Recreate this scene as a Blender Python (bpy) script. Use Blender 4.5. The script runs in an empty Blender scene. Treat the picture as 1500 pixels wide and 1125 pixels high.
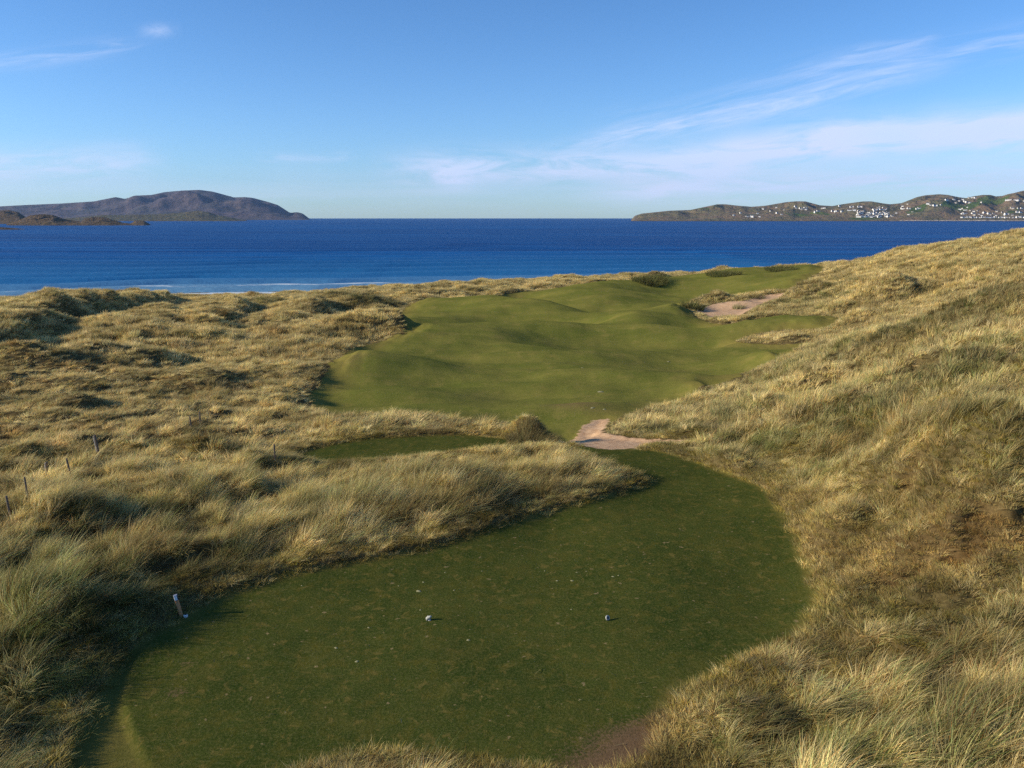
import bpy, math, random
import numpy as np
R = math.radians
random.seed(7); rng = np.random.default_rng(11)
scn = bpy.context.scene
COL = scn.collection

# ------------------------------------------------------------------ camera
F = 1155.0; PITCH = 11.95; CH = 10.0            # focal (px at 1500 wide), tilt down, height above the tee
cam_d = bpy.data.cameras.new('camera'); cam = bpy.data.objects.new('camera', cam_d); COL.objects.link(cam)
cam.location = (0, 0, CH); cam.rotation_euler = (R(90 - PITCH), 0, 0)
cam_d.sensor_width = 36; cam_d.lens = 36 * F / 1500; cam_d.clip_start = .1; cam_d.clip_end = 60000
scn.camera = cam

# ------------------------------------------------------------------ light
SUN_EL = 21.0; SUN_AZ = 9.0                     # elevation; light travels to +x and a little away from the camera
sd = bpy.data.lights.new('sun', 'SUN'); sun = bpy.data.objects.new('sun', sd); COL.objects.link(sun)
sd.energy = 4.9; sd.angle = R(.55); sd.color = (1, .87, .66)
sun.rotation_euler = (R(90 - SUN_EL), 0, R(-90 + SUN_AZ))
scn.view_settings.view_transform = 'Standard'; scn.view_settings.look = 'None'
scn.view_settings.exposure = 0.40; scn.view_settings.gamma = 1
scn.cycles.use_denoising = False
scn.cycles.max_bounces = 5; scn.cycles.diffuse_bounces = 2; scn.cycles.glossy_bounces = 2
scn.cycles.transmission_bounces = 3; scn.cycles.volume_bounces = 0; scn.cycles.transparent_max_bounces = 4

world = bpy.data.worlds.new('World'); scn.world = world; world.use_nodes = True

class NB:
    """tiny helper for node trees"""
    def __init__(s, tree): s.t = tree; tree.nodes.clear()
    def n(s, kind, **kw):
        nd = s.t.nodes.new(kind)
        for k, v in kw.items():
            if k == 'i':
                for kk, vv in v.items():
                    sock = nd.inputs[kk]
                    if isinstance(vv, bpy.types.NodeSocket): s.t.links.new(vv, sock)
                    else: sock.default_value = vv
            else: setattr(nd, k, v)
        return nd
    def m(s, op, a, b=0.0, c=0.0, clamp=False):
        return s.n('ShaderNodeMath', operation=op, use_clamp=clamp, i={0: a, 1: b, 2: c}).outputs[0]
    def mix(s, f, a, b, mode='MIX'):
        nd = s.n('ShaderNodeMix', data_type='RGBA', blend_type=mode)
        for k, v in ((0, f), (6, a), (7, b)):
            if isinstance(v, bpy.types.NodeSocket): s.t.links.new(v, nd.inputs[k])
            else: nd.inputs[k].default_value = v if k == 0 else (v if len(v) == 4 else (*v, 1))
        return nd.outputs[2]
    def ss(s, x, lo, hi, a=0.0, b=1.0):
        return s.n('ShaderNodeMapRange', interpolation_type='SMOOTHSTEP', i={0: x, 1: lo, 2: hi, 3: a, 4: b}).outputs[0]
    def noise(s, vec, scale, detail=4.0, rough=.55, dist=0.0):
        return s.n('ShaderNodeTexNoise', i={'Vector': vec, 'Scale': scale, 'Detail': detail, 'Roughness': rough, 'Distortion': dist}).outputs[0]
    def link(s, a, b): s.t.links.new(a, b)

w = NB(world.node_tree)
sky = w.n('ShaderNodeTexSky', sky_type='NISHITA')
sky.sun_disc = False; sky.sun_elevation = R(SUN_EL)
sky.sun_rotation = R(270 - SUN_AZ)
sky.altitude = 0; sky.air_density = 1.0; sky.dust_density = .2; sky.ozone_density = 2.2
geo = w.n('ShaderNodeTexCoord').outputs['Generated']
sp = w.n('ShaderNodeSeparateXYZ', i={0: geo})
X, Y, Z = sp.outputs
az = w.m('MULTIPLY', w.m('ARCTAN2', X, Y), 57.2958)                      # degrees right of the view
hyp = w.m('SQRT', w.m('ADD', w.m('MULTIPLY', X, X), w.m('MULTIPLY', Y, Y)))
el = w.m('MULTIPLY', w.m('ARCTAN2', Z, hyp), 57.2958)
def streak(a0, e0, a1, e1, wd, sx, sy, amp, seed, lo=.42, hi=.75, endf=.12):
    """band of thin cloud between two sky directions, as wide as wd degrees"""
    L = math.hypot(a1 - a0, e1 - e0); cx, cy = (a1 - a0) / L, (e1 - e0) / L
    da = w.m('SUBTRACT', az, a0); de = w.m('SUBTRACT', el, e0)
    u = w.m('ADD', w.m('MULTIPLY', da, cx), w.m('MULTIPLY', de, cy))
    v = w.m('SUBTRACT', w.m('MULTIPLY', de, cx), w.m('MULTIPLY', da, cy))
    vec = w.n('ShaderNodeCombineXYZ', i={0: w.m('MULTIPLY', u, sx), 1: w.m('MULTIPLY', v, sy), 2: seed}).outputs[0]
    wob = w.noise(w.n('ShaderNodeCombineXYZ', i={0: w.m('MULTIPLY', u, .12), 1: seed}).outputs[0], 1.0, 2)
    v2 = w.m('ADD', v, w.m('MULTIPLY', w.m('SUBTRACT', wob, .5), wd * 1.4))
    g = w.m('POWER', 2.718, w.m('MULTIPLY', w.m('MULTIPLY', v2, v2), -1 / (wd * wd)))
    e = w.m('MULTIPLY', w.ss(u, -L * endf, L * endf * 1.5), w.ss(u, L * (1 + endf), L * (1 - endf * 1.5)))
    nz = w.ss(w.noise(vec, 1.0, 7, .62, .6), lo, hi)
    return w.m('MULTIPLY', w.m('MULTIPLY', w.m('MULTIPLY', g, e), nz), amp)
def sdir(px, py):
    a = (px - 750) / F; b_ = -(py - 562.5) / F; c_, s_ = math.cos(R(PITCH)), math.sin(R(PITCH))
    y_ = c_ + b_ * s_; z_ = -s_ + b_ * c_
    return math.degrees(math.atan2(a, y_)), math.degrees(math.atan2(z_, math.hypot(a, y_)))
def cloud(p0, p1, *a, **kw): return streak(*sdir(*p0), *sdir(*p1), *a, **kw)
cl = None
for a in (cloud((1000,232), (1640,168), 1.25, .18, 1.0, 1.0, 1.3, .18, .58),
          cloud((1180,205), (1640,180), .7, .22, 1.2, .75, 11.3, .28, .62),
          cloud((580,246), (1080,240), 1.05, .22, 1.0, .85, 9.7, .26, .62),
          cloud((630,262), (700,262), .7, .4, 1.0, .6, 19.7, .2, .6, .4),
          cloud((880,285), (1640,250), .85, .14, 1.0, .70, 29.7, .26, .62),
          cloud((840,214), (1360,104), .60, .20, 1.5, .62, 4.1, .30, .66),
          cloud((880,196), (1280,96), 1.1, .16, 2.2, .26, 5.9, .36, .72),
          cloud((1180,108), (1640,36), .75, .16, 1.8, .34, 25.9, .34, .7),
          cloud((1230,82), (1370,54), .35, .3, 2.2, .28, 15.9, .3, .7),
          cloud((-150,108), (200,66), .45, .2, 1.8, .34, 6.2, .34, .7),
          cloud((212,46), (252,43), .34, .9, 1.6, .42, 3.2, .2, .6, .5),
          cloud((-200,250), (230,240), .9, .2, 1.1, .65, 7.7, .24, .62),
          cloud((380,232), (520,230), .3, .3, 2.0, .30, 17.7, .34, .66),
          streak(-60, 1.5, 60, 1.8, 1.4, .05, .7, .28, 2.7, .25, .8)):
    cl = a if cl is None else w.m('ADD', cl, a)
cl = w.m('MINIMUM', cl, .85)
cn = w.noise(w.n('ShaderNodeCombineXYZ', i={0: az, 1: w.m('MULTIPLY', el, 3.0)}).outputs[0], .11, 3)
ccol = w.mix(cn, (5.2, 6.6, 9.2), (6.6, 6.7, 8.6))
skyc = w.mix(1.0, sky.outputs[0], w.mix(w.ss(el, 0, 16), (.70, 1.02, 1.54), (.53, .87, 1.30)), 'MULTIPLY')
final = w.mix(cl, skyc, ccol)
bg = w.n('ShaderNodeBackground', i={0: final, 1: .098})
out = w.n('ShaderNodeOutputWorld'); w.link(bg.outputs[0], out.inputs[0])

# ------------------------------------------------------------------ helpers
def tag(o, label=None, cat=None, group=None, kind=None):
    if label: o['label'] = label
    if cat: o['category'] = cat
    if group: o['group'] = group
    if kind: o['kind'] = kind
    return o
def mesh_obj(name, V, Fc, mat, parent=None, smooth=False, attrs=None):
    me = bpy.data.meshes.new(name)
    V = np.asarray(V, dtype=np.float32); Fc = np.asarray(Fc, dtype=np.int32)
    me.vertices.add(len(V)); me.vertices.foreach_set('co', V.ravel())
    k = Fc.shape[1]
    me.loops.add(Fc.size); me.loops.foreach_set('vertex_index', Fc.ravel())
    me.polygons.add(len(Fc)); me.polygons.foreach_set('loop_start', np.arange(0, Fc.size, k, dtype=np.int32))
    me.polygons.foreach_set('loop_total', np.full(len(Fc), k, dtype=np.int32))
    me.update(calc_edges=True)
    if smooth: me.polygons.foreach_set('use_smooth', np.ones(len(Fc), dtype=bool))
    for an, av in (attrs or {}).items():
        av = np.asarray(av, dtype=np.float32)
        if av.ndim == 1: me.attributes.new(an, 'FLOAT', 'POINT').data.foreach_set('value', av)
        elif av.shape[1] == 3: me.attributes.new(an, 'FLOAT_VECTOR', 'POINT').data.foreach_set('vector', av.ravel())
    if mat: me.materials.append(mat)
    o = bpy.data.objects.new(name, me); COL.objects.link(o)
    if parent: o.parent = parent
    return o
class Geo:
    """collects shapes for ONE mesh"""
    def __init__(s): s.v = []; s.f = []
    def add(s, V, Fc):
        b = len(s.v); s.v += [tuple(p) for p in V]; s.f += [tuple(i + b for i in f) for f in Fc]; return s
    def tube(s, path, radii, seg=10, cap=True):
        P = [np.array(p, float) for p in path]; V = []; Fc = []
        for i, p in enumerate(P):
            d = P[min(i + 1, len(P) - 1)] - P[max(i - 1, 0)]; d /= np.linalg.norm(d)
            a = np.cross(d, (0, 1, 0) if abs(d[1]) < .9 else (1, 0, 0)); a /= np.linalg.norm(a); b = np.cross(d, a)
            for k in range(seg):
                t = 2 * math.pi * k / seg; V.append(p + radii[i] * (a * math.cos(t) + b * math.sin(t)))
        for i in range(len(P) - 1):
            for k in range(seg): Fc.append((i * seg + k, i * seg + (k + 1) % seg, (i + 1) * seg + (k + 1) % seg, (i + 1) * seg + k))
        if cap: Fc.append(tuple(range(seg - 1, -1, -1))); Fc.append(tuple((len(P) - 1) * seg + k for k in range(seg)))
        return s.add(V, Fc)
    def ring(s, c, Rr, r, axis=(0, 0, 1), seg=24, rs=10, squash=1.0):
        ax = np.array(axis, float); ax /= np.linalg.norm(ax)
        a = np.cross(ax, (0, 1, 0) if abs(ax[1]) < .9 else (1, 0, 0)); a /= np.linalg.norm(a); b = np.cross(ax, a); V = []; Fc = []
        for i in range(seg):
            t = 2 * math.pi * i / seg; d = a * math.cos(t) + b * math.sin(t)
            for k in range(rs):
                q = 2 * math.pi * k / rs; V.append(np.array(c) + d * (Rr + r * math.cos(q)) + ax * r * squash * math.sin(q))
        for i in range(seg):
            for k in range(rs): Fc.append((i * rs + k, i * rs + (k + 1) % rs, ((i + 1) % seg) * rs + (k + 1) % rs, ((i + 1) % seg) * rs + k))
        return s.add(V, Fc)
    def build(s, name, mat, parent=None, smooth=False):
        me = bpy.data.meshes.new(name); me.from_pydata(s.v, [], s.f); me.update()
        if smooth:
            for p in me.polygons: p.use_smooth = True
        me.materials.append(mat); o = bpy.data.objects.new(name, me); COL.objects.link(o)
        if parent: o.parent = parent
        return o
def empty(name, loc):
    o = bpy.data.objects.new(name, None); COL.objects.link(o); o.location = loc; o.empty_display_size = .2; return o

# gradient noise on numpy arrays
_perm = np.random.default_rng(3).permutation(256); _perm = np.concatenate([_perm, _perm])
_ga = np.random.default_rng(5).uniform(0, 2 * np.pi, 256); _gx, _gy = np.cos(_ga), np.sin(_ga)
def perlin(x, y, seed=0):
    x = np.asarray(x, float) + seed * 17.31; y = np.asarray(y, float) + seed * 9.77
    xi = np.floor(x).astype(int); yi = np.floor(y).astype(int); xf = x - xi; yf = y - yi
    u = xf ** 3 * (xf * (xf * 6 - 15) + 10); v = yf ** 3 * (yf * (yf * 6 - 15) + 10)
    def g(ix, iy, dx, dy):
        h = _perm[_perm[ix & 255] + (iy & 255)]; return _gx[h] * dx + _gy[h] * dy
    a = g(xi, yi, xf, yf); b = g(xi + 1, yi, xf - 1, yf); c = g(xi, yi + 1, xf, yf - 1); d = g(xi + 1, yi + 1, xf - 1, yf - 1)
    return ((a + u * (b - a)) + v * ((c + u * (d - c)) - (a + u * (b - a)))) * 1.5
def fbm(x, y, oct=4, seed=0, gain=.5):
    s = 0; a = 1; t = 0
    for o in range(oct):
        s = s + a * perlin(x * 2 ** o, y * 2 ** o, seed + o * 3); t += a; a *= gain
    return s / t
def sstep(x, a, b):
    t = np.clip((x - a) / (b - a), 0, 1); return t * t * (3 - 2 * t)

cp, spn = math.cos(R(PITCH)), math.sin(R(PITCH))
def ray(px, py):
    a = (px - 750) / F; b = -(py - 562.5) / F
    return np.array([a, cp + b * spn, -spn + b * cp])
def at_z(px, py, z):
    d = ray(px, py); t = (z - CH) / d[2]; return np.array([d[0] * t, d[1] * t, z])
def at_y(px, y, z):                                   # bearing of a column of the photograph, distance, height
    D = y * cp + (CH - z) * spn; return np.array([(px - 750) / F * D, y, z])

# ------------------------------------------------------------------ land form
ctrl = []
def P(px, py, z): ctrl.append(at_z(px, py, z))
def Q(px, y, z): ctrl.append(at_y(px, y, z))
# the tee, level
for px, py in ((150,1100),(350,1100),(300,1000),(265,902),(400,850),(520,822),(640,800),(640,907),(890,907),(800,750),(930,714),
               (1080,740),(1150,790),(1180,850),(1160,920),(1050,970),(600,1100),(900,1060),(450,1000),(1000,860)): P(px, py, 0)
for x, y, z in ((0,6,0),(-6,6,0),(7,6,.3),(-14,4,.6),(14,4,2.2),(-30,2,.5),(30,2,5),(0,2,0),(-12,10,.5),(12,10,.9),(-70,-10,0),(80,-10,7),
                (-60,25,-.4),(-90,60,-1.8),(-130,90,-2.6),(-190,110,-3.5),(70,30,7.5),(110,60,9),(180,90,9)): ctrl.append(np.array([x, y, z], float))
# left rough
for a in ((60,1060,.05),(120,960,.05),(30,900,.3),(150,850,.2),(0,800,.3),(250,810,.2),(400,800,.2),(100,720,0),(300,720,0),(0,650,-.6),(200,640,-.6),
          (350,660,-.7),(0,580,-1.3),(200,580,-1.5),(350,590,-1.6),(420,620,-1.3)): P(*a)
# marram tongue between the two tees
for a in ((560,740,.4),(680,720,.40),(600,690,-.05),(700,690,.05),(480,740,.2),(480,705,-.3),(820,705,.45),(780,690,.6),(900,700,.1)): P(*a)
# second tee
for a in ((440,668,-.75),(560,660,-.75),(560,645,-.75),(680,645,-.75),(640,655,-.75),(740,650,-.7)): P(*a)
# strip behind it, path, start of the fairway
for a in ((560,625,-.8),(660,622,-.9),(500,630,-.8),(820,655,-.5),(900,665,-.3),(960,680,-.15),(870,640,-1.0),(950,646,-.8),(1030,652,-.4)): P(*a)
for a in ((520,600,-2.3),(620,600,-2.5),(700,605,-2.5),(800,615,-2.2),(860,615,-2.1),(460,585,-2.2),(600,560,-2.8),(760,560,-2.9),(900,580,-2.6),
          (520,530,-2.7),(650,525,-3.1),(800,525,-3.2),(950,545,-2.9),(1050,550,-2.5),(600,495,-3.0),(760,495,-3.4),(900,500,-3.4),(1050,510,-2.9),(1150,505,-2.3),
          (620,465,-3.2),(760,460,-3.6),(900,460,-3.4),(1000,470,-3.1),(1100,485,-2.6),(1200,470,-1.9),(650,440,-3.4),(800,430,-3.5),(950,425,-3.2),(1000,440,-3.3),
          (1050,415,-2.6),(1150,405,-1.9),(1180,425,-1.6)): P(*a)
# left dunes
for a in ((0,520,-2.2),(150,520,-2.4),(300,530,-2.5),(430,540,-2.3),(0,480,-2.6),(150,480,-2.6),(300,480,-2.9),(450,490,-2.7),(550,480,-2.9),
          (60,472,-3.5),(250,468,-4.0),(400,470,-4.0),(520,464,-3.8)): P(*a)
# crest towards the sea, then down to the beach
for a in ((-150,456,-4.1),(0,458,-4.3),(120,460,-4.6),(250,463,-5.2),(350,459,-5.2),(420,449,-4.7),(500,440,-4.0),(600,431,-3.6),(680,424,-3.4),(760,418,-3.3),(860,411,-3.1),
          (960,406,-2.8),(1060,400,-2.2),(1150,394,-1.5),(1210,389,-.9)): P(*a)
crest = [(-400,125),(-150,128),(0,140),(120,150),(250,150),(350,155),(420,155),(500,165),(600,172),(680,178),(760,182),(860,185),(960,190),(1060,195),(1150,196),(1210,196),(1300,185),(1400,165),(1500,160),(1700,150)]
for px, y in crest:
    Q(px, y + 38, -9.5); Q(px, y + 75, -15.5); Q(px, y + 130, -18.2); Q(px, y + 220, -21); Q(px, y + 320, -24)
# near right hill
for a in ((1250,850,.35),(1350,860,.9),(1500,850,1.5),(1230,760,.35),(1350,760,1.1),(1500,700,2.5),(1200,700,.5),(1300,690,1.3),(1500,1000,.9),(1300,980,.5),(1150,1030,.25),
          (1300,1100,.4),(1090,660,-.1),(1150,640,.5),(1300,620,1.6),(1500,600,3.2),(1400,600,2.5),(1250,580,1.0),(1100,600,-.4),(1000,620,-1.2),(950,625,-1.5),
          (1180,545,-.6),(1300,530,1.1),(1400,510,2.6),(1500,500,4.2),(1500,432,4.9),(1400,460,3.4),(1320,487,1.9),(1250,505,.4),(920,612,-2.0),(1000,588,-2.2),(1090,558,-2.1)): P(*a)
# far right hill
for a in ((1240,470,-1.2),(1300,450,-.1),(1240,440,-.5),(1400,425,1.6),(1300,410,1.6),(1230,410,0),(1500,408,3.4),(1400,392,3.6),(1320,375,3.5),(1260,385,1.6),
          (1500,349,6.9),(1420,355,5.9),(1350,362,4.8),(1300,373,3.4),(1250,385,1.6)): P(*a)
Q(1500, 68, 1.4); Q(1420, 70, .4); Q(1350, 72, -.3); Q(1280, 76, -1.0); Q(1700, 68, 3.0); Q(1700, 45, 6.5); Q(1700, 110, 8.5)
Q(1500, 150, 5.0); Q(1420, 150, 4.0); Q(1350, 152, 2.8); Q(1700, 135, 7)
ctrl = np.array(ctrl)
def pol(x, y): return np.arctan2(x, y) * 1.6, np.log(np.maximum(np.hypot(x, y), 2.0))
ca, cr = pol(ctrl[:, 0], ctrl[:, 1])
def tk(d2): return .5 * d2 * np.log(d2 + 1e-12)
_n = len(ctrl)
_K = tk((ca[:, None] - ca) ** 2 + (cr[:, None] - cr) ** 2) + np.eye(_n) * 2e-3
_Pm = np.c_[np.ones(_n), ca, cr]
_A = np.block([[_K, _Pm], [_Pm.T, np.zeros((3, 3))]])
_sol = np.linalg.solve(_A, np.r_[ctrl[:, 2], 0, 0, 0])
# polar lattice round the camera's foot: finer near, coarser far, true distances
TH0, TH1, R0, R1 = R(-72), R(72), 2.5, 430.0
NC_T, NC_R = 220, 260
tc = np.linspace(TH0, TH1, NC_T); rc = np.linspace(math.log(R0), math.log(R1), NC_R)
TC, RC = np.meshgrid(tc, rc)
def tps(th, lr):
    s = np.zeros(th.size); a = th.ravel() * 1.6; r = lr.ravel()
    for i in range(0, a.size, 20000):
        sl = slice(i, i + 20000); d2 = (a[sl, None] - ca) ** 2 + (r[sl, None] - cr) ** 2
        s[sl] = tk(d2) @ _sol[:_n] + _sol[_n] + _sol[_n + 1] * a[sl] + _sol[_n + 2] * r[sl]
    return s.reshape(th.shape)
HC = np.clip(tps(TC, RC), -26, 14)
def bil(G, th, lr, t0, t1, r0, r1):
    nr, nt = G.shape
    a = np.clip((th - t0) / (t1 - t0) * (nt - 1), 0, nt - 1.001); b = np.clip((lr - r0) / (r1 - r0) * (nr - 1), 0, nr - 1.001)
    i = a.astype(int); j = b.astype(int); fa = a - i; fb = b - j
    return (G[j, i] * (1 - fa) + G[j, i + 1] * fa) * (1 - fb) + (G[j + 1, i] * (1 - fa) + G[j + 1, i + 1] * fa) * fb
def H0(x, y):
    x = np.asarray(x, float); y = np.asarray(y, float)
    return bil(HC, np.arctan2(x, y), np.log(np.maximum(np.hypot(x, y), R0)), TH0, TH1, math.log(R0), math.log(R1))
def hit(px, py, Hf=None):
    """first point where the bearing through this spot of the photograph meets the land"""
    Hf = Hf or H0; d = ray(px, py); t = np.exp(np.linspace(math.log(6), math.log(420), 3000))
    x, y, z = d[0] * t, d[1] * t, CH + d[2] * t
    k = np.argmax(z < Hf(x, y)); k = k if k > 0 else len(t) - 1
    return np.array([x[k], y[k]])
def poly(pts): return np.array([hit(*p) for p in pts])
def resample(Pw):                                    # rounded outline
    Q_ = []
    n = len(Pw)
    for i in range(n):
        a, b, c, d = Pw[i - 1], Pw[i], Pw[(i + 1) % n], Pw[(i + 2) % n]
        for t in (0, .34, .67):
            Q_.append(.5 * ((2 * b) + (c - a) * t + (2 * a - 5 * b + 4 * c - d) * t * t + (3 * b - a - 3 * c + d) * t ** 3))
    return np.array(Q_)
def sdist(x, y, Pw):
    """signed distance, positive inside"""
    sh = x.shape; x = x.ravel(); y = y.ravel(); m = 4.0
    res = np.full(x.size, -m)
    lo = Pw.min(0) - m; hi = Pw.max(0) + m
    ix = np.where((x > lo[0]) & (x < hi[0]) & (y > lo[1]) & (y < hi[1]))[0]
    xs, ys = x[ix], y[ix]; best = np.full(ix.size, 1e9); ins = np.zeros(ix.size, bool)
    for i in range(len(Pw)):
        x0, y0 = Pw[i - 1]; x1, y1 = Pw[i]; dx, dy = x1 - x0, y1 - y0; L = dx * dx + dy * dy + 1e-12
        t = np.clip(((xs - x0) * dx + (ys - y0) * dy) / L, 0, 1)
        best = np.minimum(best, (xs - x0 - t * dx) ** 2 + (ys - y0 - t * dy) ** 2)
        c = (y0 > ys) != (y1 > ys); ins ^= c & (xs < (x1 - x0) * (ys - y0) / (y1 - y0 + 1e-15) + x0)
    best = np.sqrt(best); res[ix] = np.clip(np.where(ins, best, -best), -m, 1e3)
    return res.reshape(sh)

tee_img = [(95,1124),(118,1060),(155,990),(200,940),(262,904),(330,868),(430,838),(520,822),(600,808),(680,785),(760,760),(850,735),(905,721),(948,708),
           (930,695),(880,678),(850,664),(800,656),(760,652),(790,648),(840,654),(900,656),(960,660),(1010,672),(1060,692),(1105,706),(1135,730),(1160,770),(1178,810),(1196,850),
           (1200,890),(1175,930),(1120,958),(1060,985),(1000,1020),(965,1065),(955,1100),(930,1128),(860,1140),(760,1134),(700,1122),(620,1112),(540,1111),(470,1124),(420,1146),(300,1190),(190,1210),(110,1180)]
tee_w = poly(tee_img)
TEE = resample(tee_w)
TEE2 = resample(np.vstack([poly([(428,668),(450,659),(490,650),(560,641),(640,637),(700,638),(745,643),(775,650),(760,658),(700,660)]), [at_z(600, 678, -.75)[:2], at_z(470, 684, -.75)[:2]]]))
fair_img = [(455,596),(452,578),(470,560),(488,540),(520,515),(560,503),(596,495),(578,478),(585,460),(612,445),(660,436),(720,431),(800,424),(880,416),(960,411),(1060,404),(1140,398),(1200,391),
            (1204,398),(1185,409),(1165,424),(1120,427),(1060,436),(1010,443),(1003,456),(1035,473),(1080,476),(1130,470),(1190,464),(1222,466),(1215,480),(1150,485),(1092,492),(1085,500),(1140,503),(1195,499),
            (1165,516),(1110,538),(1040,568),(980,590),(925,606),(890,622),(850,640),(835,651),(800,648),(770,625),(700,617),(620,611),(540,609),(500,612)]
FAIR = resample(poly(fair_img))
PATH = resample(poly([(814,641),(835,632),(860,616),(892,613),(884,626),(890,634),(920,640),(962,644),(1010,645),(1012,648),(965,652),(930,657),(880,657),(840,651)]))
BUNK = resample(poly([(1018,455),(1045,448),(1080,444),(1100,438),(1120,432),(1150,429),(1157,433),(1132,443),(1105,451),(1085,461),(1068,466),(1045,465)]))

mounds = []
def mound(px, py, h, wl, wr, wy, dx=0, dy=0):        # steeper on the lee (right) side
    c = hit(px, py) + np.array([dx, dy]); mounds.append((c[0], c[1], h, wl, wr, wy))
mound(20,545, 1.5, 9, 2.6, 2.2); mound(215,532, 1.2, 8, 2.2, 2.6); mound(110,570, .7, 8, 2.2, 2); mound(30,500, .8, 8, 3, 4)
mound(577,489, 2.6, 12, 1.9, 4.0); mound(540,452, 1.2, 10, 4, 5)
ridges = []
def ridge(pts, h, wl, wr):                            # long dune back: gentle windward side, steep lee on its right
    ridges.append((np.array([hit(*p) for p in pts]), h, wl, wr))
ridge([(1180,536),(1250,508),(1320,484),(1400,458),(1500,430),(1560,418)], .9, 3.2, 2.6)
ridge([(-10,515),(50,490),(120,470),(175,457),(235,447)], 3.4, 9, 3.0)
ridge([(10,478),(50,462),(95,452),(110,447)], 2.6, 9, 2.6)
ridge([(330,478),(350,462),(400,452)], 2.4, 10, 2.8)
ridge([(430,476),(470,462),(520,452)], 2.0, 9, 2.8)
ridge([(215,500),(235,482),(262,465)], 1.9, 8, 2.4)
ridge([(60,556),(110,536),(150,523)], 1.0, 6, 2.2)
mound(500,512, .6, 6, 2.0, 5); mound(462,545, .45, 5, 1.6, 4); mound(430,585, .3, 4, 1.6, 3); mound(300,560, .8, 8, 2.5, 3); mound(330,500, .9, 9, 4, 5)
mound(776,642, 1.0, 1.2, .9, 1.0); mound(985,414, 0.5, 5, 3, 3); mound(955,410, 1.3, 3.0, 2.5, 4); mound(1062,400, .8, 4, 3, 4); mound(1145,394, .6, 4, 3, 4)
mound(60,735, .3, 2.2, .9, 1.2); mound(118,730, .3, 1.6, .8, 1.0); mound(50,1000, .25, 2.0, .7, 2.2); mound(110,905, .5, 2.0, .7, 1.2); mound(280,815, .3, 2, .8, .8)
mound(675,715, .35, 1.4, .9, 1.4); mound(880,604, .25, 3, 2, 2); mound(1390,530, .7, 4, 2, 3); mound(1450,480, .8, 5, 2.5, 4); mound(1220,600, .6, 3, 1.6, 2)
mound(1100,450, .8, 4, 3, 2.5, 0, 5); mound(1060,446, .8, 4, 3, 2, 0, 6); mound(1013,452, .35, 1.6, 1.2, 2.2); mound(1150,440, .9, 4, 3, 3, 5, 0); mound(1180,432, 1.0, 4, 3, 3)
mound(1480,455, 1.0, 5, 2.4, 3); mound(1350,490, .8, 4, 2, 3); mound(1260,520, .6, 3, 1.6, 2.5); mound(1400,620, .5, 2.4, 1.0, 1.6); mound(1200,640, .5, 2, .9, 1.4); mound(1330,560, .6, 3, 1.3, 2); mound(1120,600, .45, 2.2, 1.1, 1.4); mound(1460,700, .45, 1.6, .9, 1.4); mound(1310,730, .35, 1.4, .7, 1); mound(1000,640, .35, 3, 2, 1); mound(1470,1060, .5, 1.6, .9, 1); mound(1090,1060, .3, 1.2, .7, .8)
rm = random.Random(42)
for _ in range(26): mound(rm.uniform(1010, 1500), rm.uniform(510, 800), rm.uniform(.35, .75), rm.uniform(1.4, 3.0), rm.uniform(.6, 1.1), rm.uniform(.9, 2.4))
for _ in range(10): mound(rm.uniform(1240, 1500), rm.uniform(380, 440), rm.uniform(.5, .9), rm.uniform(3, 6), rm.uniform(1.5, 2.6), rm.uniform(3, 6))
for _ in range(24): mound(rm.uniform(0, 480), rm.uniform(570, 790), rm.uniform(.15, .35), rm.uniform(1.4, 3.2), rm.uniform(.6, 1.1), rm.uniform(.8, 2.0))
# hollows and swells of the fairway
swell = []
def sw(px, py, h, wx, wy): c = hit(px, py); swell.append((c[0], c[1], h, wx, wx, wy))
sw(880,455,-1.0,7,9); sw(800,462,.9,10,6); sw(700,452,.8,11,7); sw(940,475,.9,10,6); sw(1015,478,-.9,5,6); sw(1000,455,.6,5,7); sw(760,490,.5,14,5); sw(640,500,.5,8,5)
sw(860,500,-.4,12,4); sw(1010,425,-.7,10,10); sw(900,430,.7,12,10); sw(1080,412,.8,14,12); sw(760,435,-.6,10,9); sw(560,545,.4,6,5); sw(700,560,-.35,8,5); sw(860,550,.4,9,6); sw(980,530,-.4,8,5)
sw(600,585,.25,6,4); sw(760,585,-.25,6,4); sw(1120,470,.4,6,5); sw(900,520,.35,8,4); sw(1100,510,.3,5,4); sw(820,475,-.6,7,4)

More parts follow.
